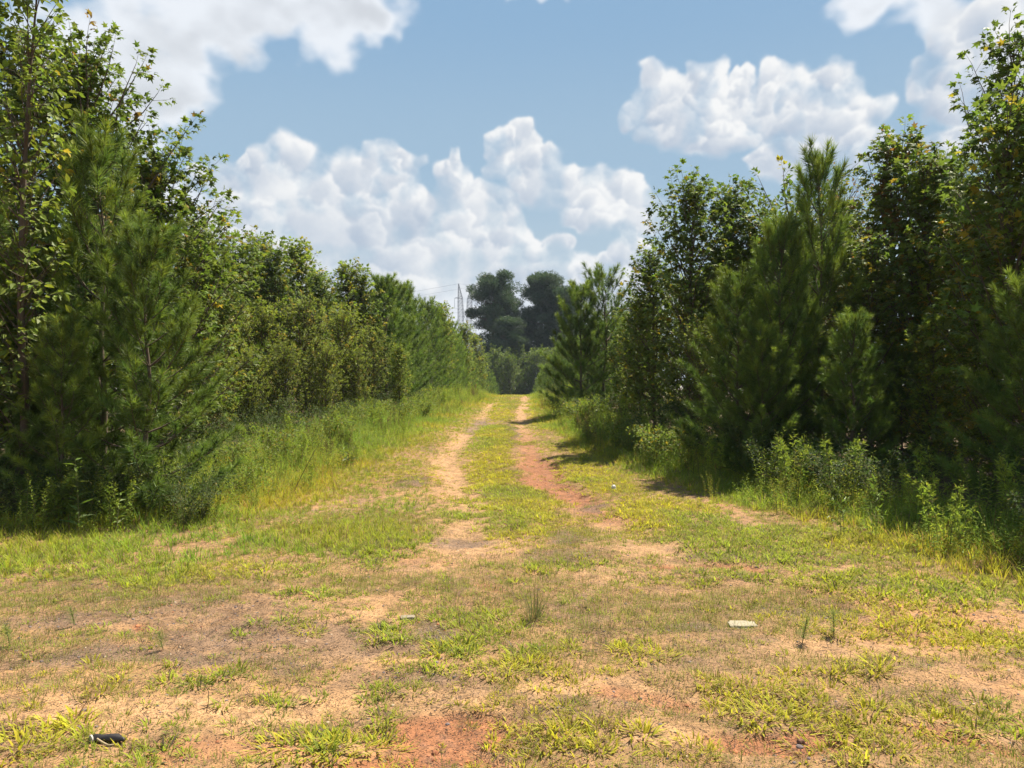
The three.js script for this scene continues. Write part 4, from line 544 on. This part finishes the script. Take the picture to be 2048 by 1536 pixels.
[[245, 1505, 1], [620, 1500, 1.2], [560, 1496, 0.9], [690, 1495, 1], [745, 1488, 0.9], [30, 1500, 1.1], [95, 1492, 0.8], [910, 1300, 1.1], [880, 1308, 0.8], [960, 1290, 0.7], [1015, 1345, 1], [1060, 1340, 0.9], [1170, 1115, 0.9], [1075, 1140, 0.8], [1120, 1470, 0.8], [1165, 1440, 0.8], [1520, 1425, 1.1], [1560, 1440, 1], [1600, 1400, 0.9], [1960, 1430, 0.9], [1860, 1450, 1], [1900, 1490, 0.9], [1295, 1312, 1], [1640, 1500, 1], [1720, 1480, 0.9], [1800, 1500, 0.8], [1480, 1380, 0.8], [540, 1385, 0.8], [420, 1350, 0.7], [1150, 1370, 0.8], [1750, 1400, 0.8], [1200, 1510, 1.1], [1380, 1500, 0.7], [790, 1320, 0.7], [2000, 1290, 1.2], [1940, 1285, 1.1], [620, 1262, 0.8], [770, 1275, 0.8], [985, 935, 1], [940, 905, 1]].forEach(([px, py, s], k) => seat(solo(geo.clump[k % 3], M.grass), 'grass_tuft', px, py, 'broad-bladed crabgrass tuft standing out on the bare ground', 'grass tuft', 'crabgrass tufts on the clearing', k * 2.1, s * (0.85 + 0.1 * (k % 3))));
// dry bent stem
{ const g = new GB(), [x, d] = onGround(412, 1424), pts = [V(0, -0.01, 0), V(0.012, 0.05, 0), V(0.012, 0.10, 0), V(-0.005, 0.14, 0.01), V(-0.04, 0.16, 0.02)]; g.tube(pts, [0.0022, 0.002, 0.0018, 0.0014, 0.001], 5); place(new THREE.Mesh(g.build(true), M.bark), 'dry_stem', x, height(x, d), -d, 0, 1, 'dark bent dry stem hooking over the sandy ground', 'dry stem'); }
{ const g = new GB(), [x, d] = onGround(600, 985), pts = [V(-0.1, 0, 0), V(0.05, 0.3, 0), V(0.22, 0.6, 0.05), V(0.36, 0.8, 0.1)]; g.tube(pts, [0.006, 0.005, 0.004, 0.002], 5); place(new THREE.Mesh(g.build(true), M.bark), 'dry_stem', x, height(x, d), -d, 0, 1, 'long leaning dead stem in the left weeds', 'dry stem'); }

// ---------------------------------------------------------------- stones and litter
function rock(seed, sx, sy, sz, col, rough = 0.25, box = 0.6) { const g = new THREE.IcosahedronGeometry(1, 4); g.deleteAttribute('uv'); g.deleteAttribute('normal'); const p = g.attributes.position, c = []; for (let k = 0; k < p.count; k++) { let x = p.getX(k), y = p.getY(k), z = p.getZ(k); const n = 1 + rough * (fbm(x * 2 + 9, y * 2 + z * 1.7 + 9, 4, seed) - 0.5) * 2, sq = (v) => Math.sign(v) * Math.pow(Math.abs(v), box); p.setXYZ(k, sq(x) * sx * n, sq(y) * sy * (0.8 + 0.4 * n), sq(z) * sz * n); const t = 0.85 + 0.3 * fbm(x * 6, y * 6 + z * 5, 3, seed + 9); c.push(col[0] * t, col[1] * t, col[2] * t); } g.setAttribute('color', new THREE.Float32BufferAttribute(c, 3)); g.computeVertexNormals(); return g; }
{ const o = new THREE.Mesh(rock(5, 0.085, 0.008, 0.045, [0.30, 0.255, 0.18], 0.35, 0.4), M.stone), [x, d] = onGround(1486, 1252); place(o, 'flat_stone', x, height(x, d) + 0.012, -d, 0.15, 1, 'pale flat stone lying on the sandy turf', 'stone'); o.rotation.x = 0.10; o.rotation.z = -0.06; }
{ const o = new THREE.Mesh(rock(6, 0.045, 0.008, 0.03, [0.22, 0.18, 0.13], 0.4, 0.4), M.stone), [x, d] = onGround(815, 1236); place(o, 'stone_chip', x, height(x, d) + 0.008, -d, 0.3, 1, 'grey stone chip in the grass left of the bunch grass', 'stone'); }
{ const o = new THREE.Mesh(rock(7, 0.016, 0.012, 0.014, [0.13, 0.06, 0.04], 0.4), M.stone), [x, d] = onGround(1602, 1484); place(o, 'dark_clod', x, height(x, d) + 0.008, -d, 0.3, 1, 'dark round clod beside the red tyre-marked clay', 'clod'); }
{ const o = new THREE.Mesh(rock(8, 0.03, 0.034, 0.03, [0.55, 0.52, 0.49], 1.3), M.stone), [x, d] = onGround(1228, 980); place(o, 'crumpled_paper', x, height(x, d) + 0.03, -d, 0.3, 1, 'crumpled white paper lying in the right verge grass', 'litter'); }
{
  const t = new THREE.Group(), dark = new THREE.MeshPhysicalMaterial({ color: new THREE.Color(0.025, 0.02, 0.018), roughness: 0.45 }), pale = new THREE.MeshStandardMaterial({ color: new THREE.Color(0.5, 0.46, 0.4), roughness: 0.7 }), tan = new THREE.MeshStandardMaterial({ color: new THREE.Color(0.30, 0.23, 0.13), roughness: 0.9 });
  const prof = [[0, 0], [0.024, 0.002], [0.026, 0.02], [0.024, 0.05], [0.027, 0.08], [0.024, 0.11], [0.014, 0.135], [0.013, 0.15], [0, 0.152]].map(([a, b]) => new THREE.Vector2(a, b)), bg = new THREE.LatheGeometry(prof, 20), p = bg.attributes.position; for (let k = 0; k < p.count; k++) { const y = p.getY(k), n = 0.7 + 0.5 * vn(p.getX(k) * 60 + 3, y * 40 + p.getZ(k) * 50, 3); p.setXYZ(k, p.getX(k) * n, y, p.getZ(k) * (0.55 + 0.35 * vn(y * 30, 1, 9)) + 0.008 * Math.sin(y * 45)); } bg.computeVertexNormals();
  const b = new THREE.Mesh(bg, dark); b.name = 'body'; b.rotation.set(0, 0, -Math.PI / 2); b.scale.set(0.75, 1, 1); b.position.set(-0.07, 0.02, 0); const cap = new THREE.Mesh(new THREE.CylinderGeometry(0.017, 0.017, 0.006, 16), pale); cap.name = 'pale_end'; cap.rotation.set(Math.PI / 2, 0, 0.5); cap.position.set(-0.064, 0.024, 0.024); b.name = 'body';
  const st = new GB(); st.tube([V(-0.03, 0.03, 0.03), V(0, 0.02, 0.038), V(0.03, 0.006, 0.036), V(0.06, 0.008, 0.02)], [0.004, 0.005, 0.005, 0.003], 6); const strap = new THREE.Mesh(st.build(true), tan); strap.name = 'strap'; t.add(b, cap, strap);
  const [x, d] = onGround(216, 1482); place(t, 'crushed_bottle', x, height(x, d) - 0.004, -d, -0.15, 1, 'crushed dark bottle with a pale round end lying on the sand', 'litter');
}

// ---------------------------------------------------------------- pylon and wires far behind
{
  const steel = new THREE.MeshStandardMaterial({ color: new THREE.Color(0.14, 0.15, 0.17), roughness: 0.8, metalness: 0 }), glass = new THREE.MeshStandardMaterial({ color: new THREE.Color(0.16, 0.17, 0.2), roughness: 0.4 });
  const D = 330, u = D / F, X0 = across(930, D), base = height(X0, D), yOf = (py) => EYE + (CY - py) * u - base, T = new THREE.Group();
  const bar = (g, a, b, w = 0.16) => { w *= 0.5; g.tube([V(...a), V(...b)], [w, w], 4); };
  const lattice = (name, lo, hi, n, w) => { const g = new GB(); /* lo, hi: [x0, x1, z0, z1, y] */ const cor = (t, i) => { const q = lo.map((v, k) => mix(v, hi[k], t)); return [[q[0], q[4], q[2]], [q[1], q[4], q[2]], [q[1], q[4], q[3]], [q[0], q[4], q[3]]][i]; }; for (let i = 0; i < 4; i++) { bar(g, cor(0, i), cor(1, i), w * 1.3); for (let k = 0; k < n; k++) { const a = k / n, b = (k + 1) / n, j = (i + 1) % 4; bar(g, cor(a, i), cor(b, j), w * 0.7); bar(g, cor(a, j), cor(b, i), w * 0.7); bar(g, cor(b, i), cor(b, j), w * 0.6); } } const m = new THREE.Mesh(g.build(true), steel); m.name = name; T.add(m); };
  let armLow, armUp; const arm = yOf(648), neck = yOf(597), topL = yOf(568), topR = yOf(573), k = u;
  lattice('tower_body', [-5, 5, -5, 5, -0.3], [-1.6, 1.6, -1.6, 1.6, arm - 5], 6, 0.17); lattice('tower_waist', [-1.6, 1.6, -1.6, 1.6, arm - 5], [-2.9, 2.9, -1.2, 1.2, arm], 2, 0.15);
  lattice('mast', [-2.9, -0.7, -1, 1, arm], [-3.0, -1.2, -0.8, 0.8, neck], 7, 0.13); lattice('mast', [0.7, 2.9, -1, 1, arm], [1.2, 3.0, -0.8, 0.8, neck], 7, 0.13);
  lattice('peak', [-3.0, -1.2, -0.8, 0.8, neck], [-2.95, -2.8, -0.1, 0.1, topL], 5, 0.11); lattice('peak', [1.2, 3.0, -0.8, 0.8, neck], [2.8, 2.95, -0.1, 0.1, topR], 5, 0.11);
  { const g = new GB(); bar(g, [-4.6, arm, 0], [4.9, arm, 0], 0.2); bar(g, [-4.6, arm, 0], [-2.9, arm + 2.4, 0]); bar(g, [4.9, arm, 0], [0.9, arm + 4.4, 0]); bar(g, [-4.6, arm, 0], [-2.9, arm - 0.9, 0]); bar(g, [4.9, arm, 0], [2.9, arm - 0.9, 0]); bar(g, [-0.8, arm + 4, 0], [0.8, arm + 1, 0]); bar(g, [0.8, arm + 6, 0], [-0.8, arm + 2, 0]); const m = new THREE.Mesh(g.build(true), steel); m.name = 'cross_arm'; T.add(m); armLow = m; }
  { const g = new GB(); bar(g, [-4.6, neck, 0], [-1.2, neck + 0.9, 0]); bar(g, [-4.6, neck, 0], [-1.2, neck, 0]); bar(g, [1.2, neck, 0], [4.6, neck, 0]); bar(g, [1.2, neck + 0.9, 0], [4.6, neck, 0]); const m = new THREE.Mesh(g.build(true), steel); m.name = 'upper_arm'; T.add(m); armUp = m; }
  for (const [a, b] of [[[-4.6, neck, 0], [-4.65, neck - 4.3, 0]], [[4.6, neck, 0], [4.65, neck - 4.3, 0]], [[4.9, arm, 0], [4.9, arm - 3.8, 0]], [[-4.6, arm, 0], [-4.6, arm - 3.8, 0]], [[1.2, arm - 1.0, 0], [2.0, arm - 3.4, 0]], [[2.9, arm - 1.0, 0], [2.0, arm - 3.4, 0]]]) { const g = new GB(); bar(g, a, b, 0.16); const m = new THREE.Mesh(g.build(true), glass); m.name = 'insulator'; (a[1] === neck ? armUp : armLow).add(m); }
  place(T, 'transmission_tower', X0, base, -D, 0.35, 1, 'grey lattice power pylon with two pointed peaks beyond the left pine row', 'pylon');
  const wire = (a, b, sag, label) => { const g = new GB(), pts = [], A = V(...a), B = V(...b); for (let i = 0; i <= 24; i++) { const t = i / 24, p = A.clone().lerp(B, t); p.y -= sag * 4 * t * (1 - t); pts.push(p); } g.tube(pts, pts.map(() => 0.035), 4); const m = new THREE.Mesh(g.build(true), glass); m.name = numbered('power_line'); m.castShadow = m.receiveShadow = true; tag(m, label, 'wire', 'wires running from the pylon'); scene.add(m); };
  const at = (x, y) => [X0 + x * Math.cos(0.35), base + y, -D - x * Math.sin(0.35)];
  for (const [x, y] of [[-2.9, topL], [2.9, topR]]) { wire(at(x, y), [X0 - 260, base + y - 8, -D - 110], 6, 'thin sky wire running from a pylon peak'); wire(at(x, y), [X0 + 230, base + y - 6, -D + 40], 6, 'thin sky wire running from a pylon peak'); }
  for (const [x, y] of [[-4.65, neck - 4.3], [4.65, neck - 4.3], [-4.6, arm - 3.8], [4.9, arm - 3.8], [2, arm - 3.4]]) { wire(at(x, y), [X0 - 260, base + y - 6, -D - 110], 9, 'thin conductor wire hanging from a pylon insulator'); wire(at(x, y), [X0 + 230, base + y - 6, -D + 40], 9, 'thin conductor wire hanging from a pylon insulator'); }
}

renderer_end();
function renderer_end() {
  const renderer = new THREE.WebGLRenderer({ antialias: true });
  renderer.toneMapping = THREE.LinearToneMapping; renderer.toneMappingExposure = EXPOSURE; renderer.shadowMap.enabled = true;
  renderer.setSize(1024, 768);
  renderer.render(scene, camera);
}
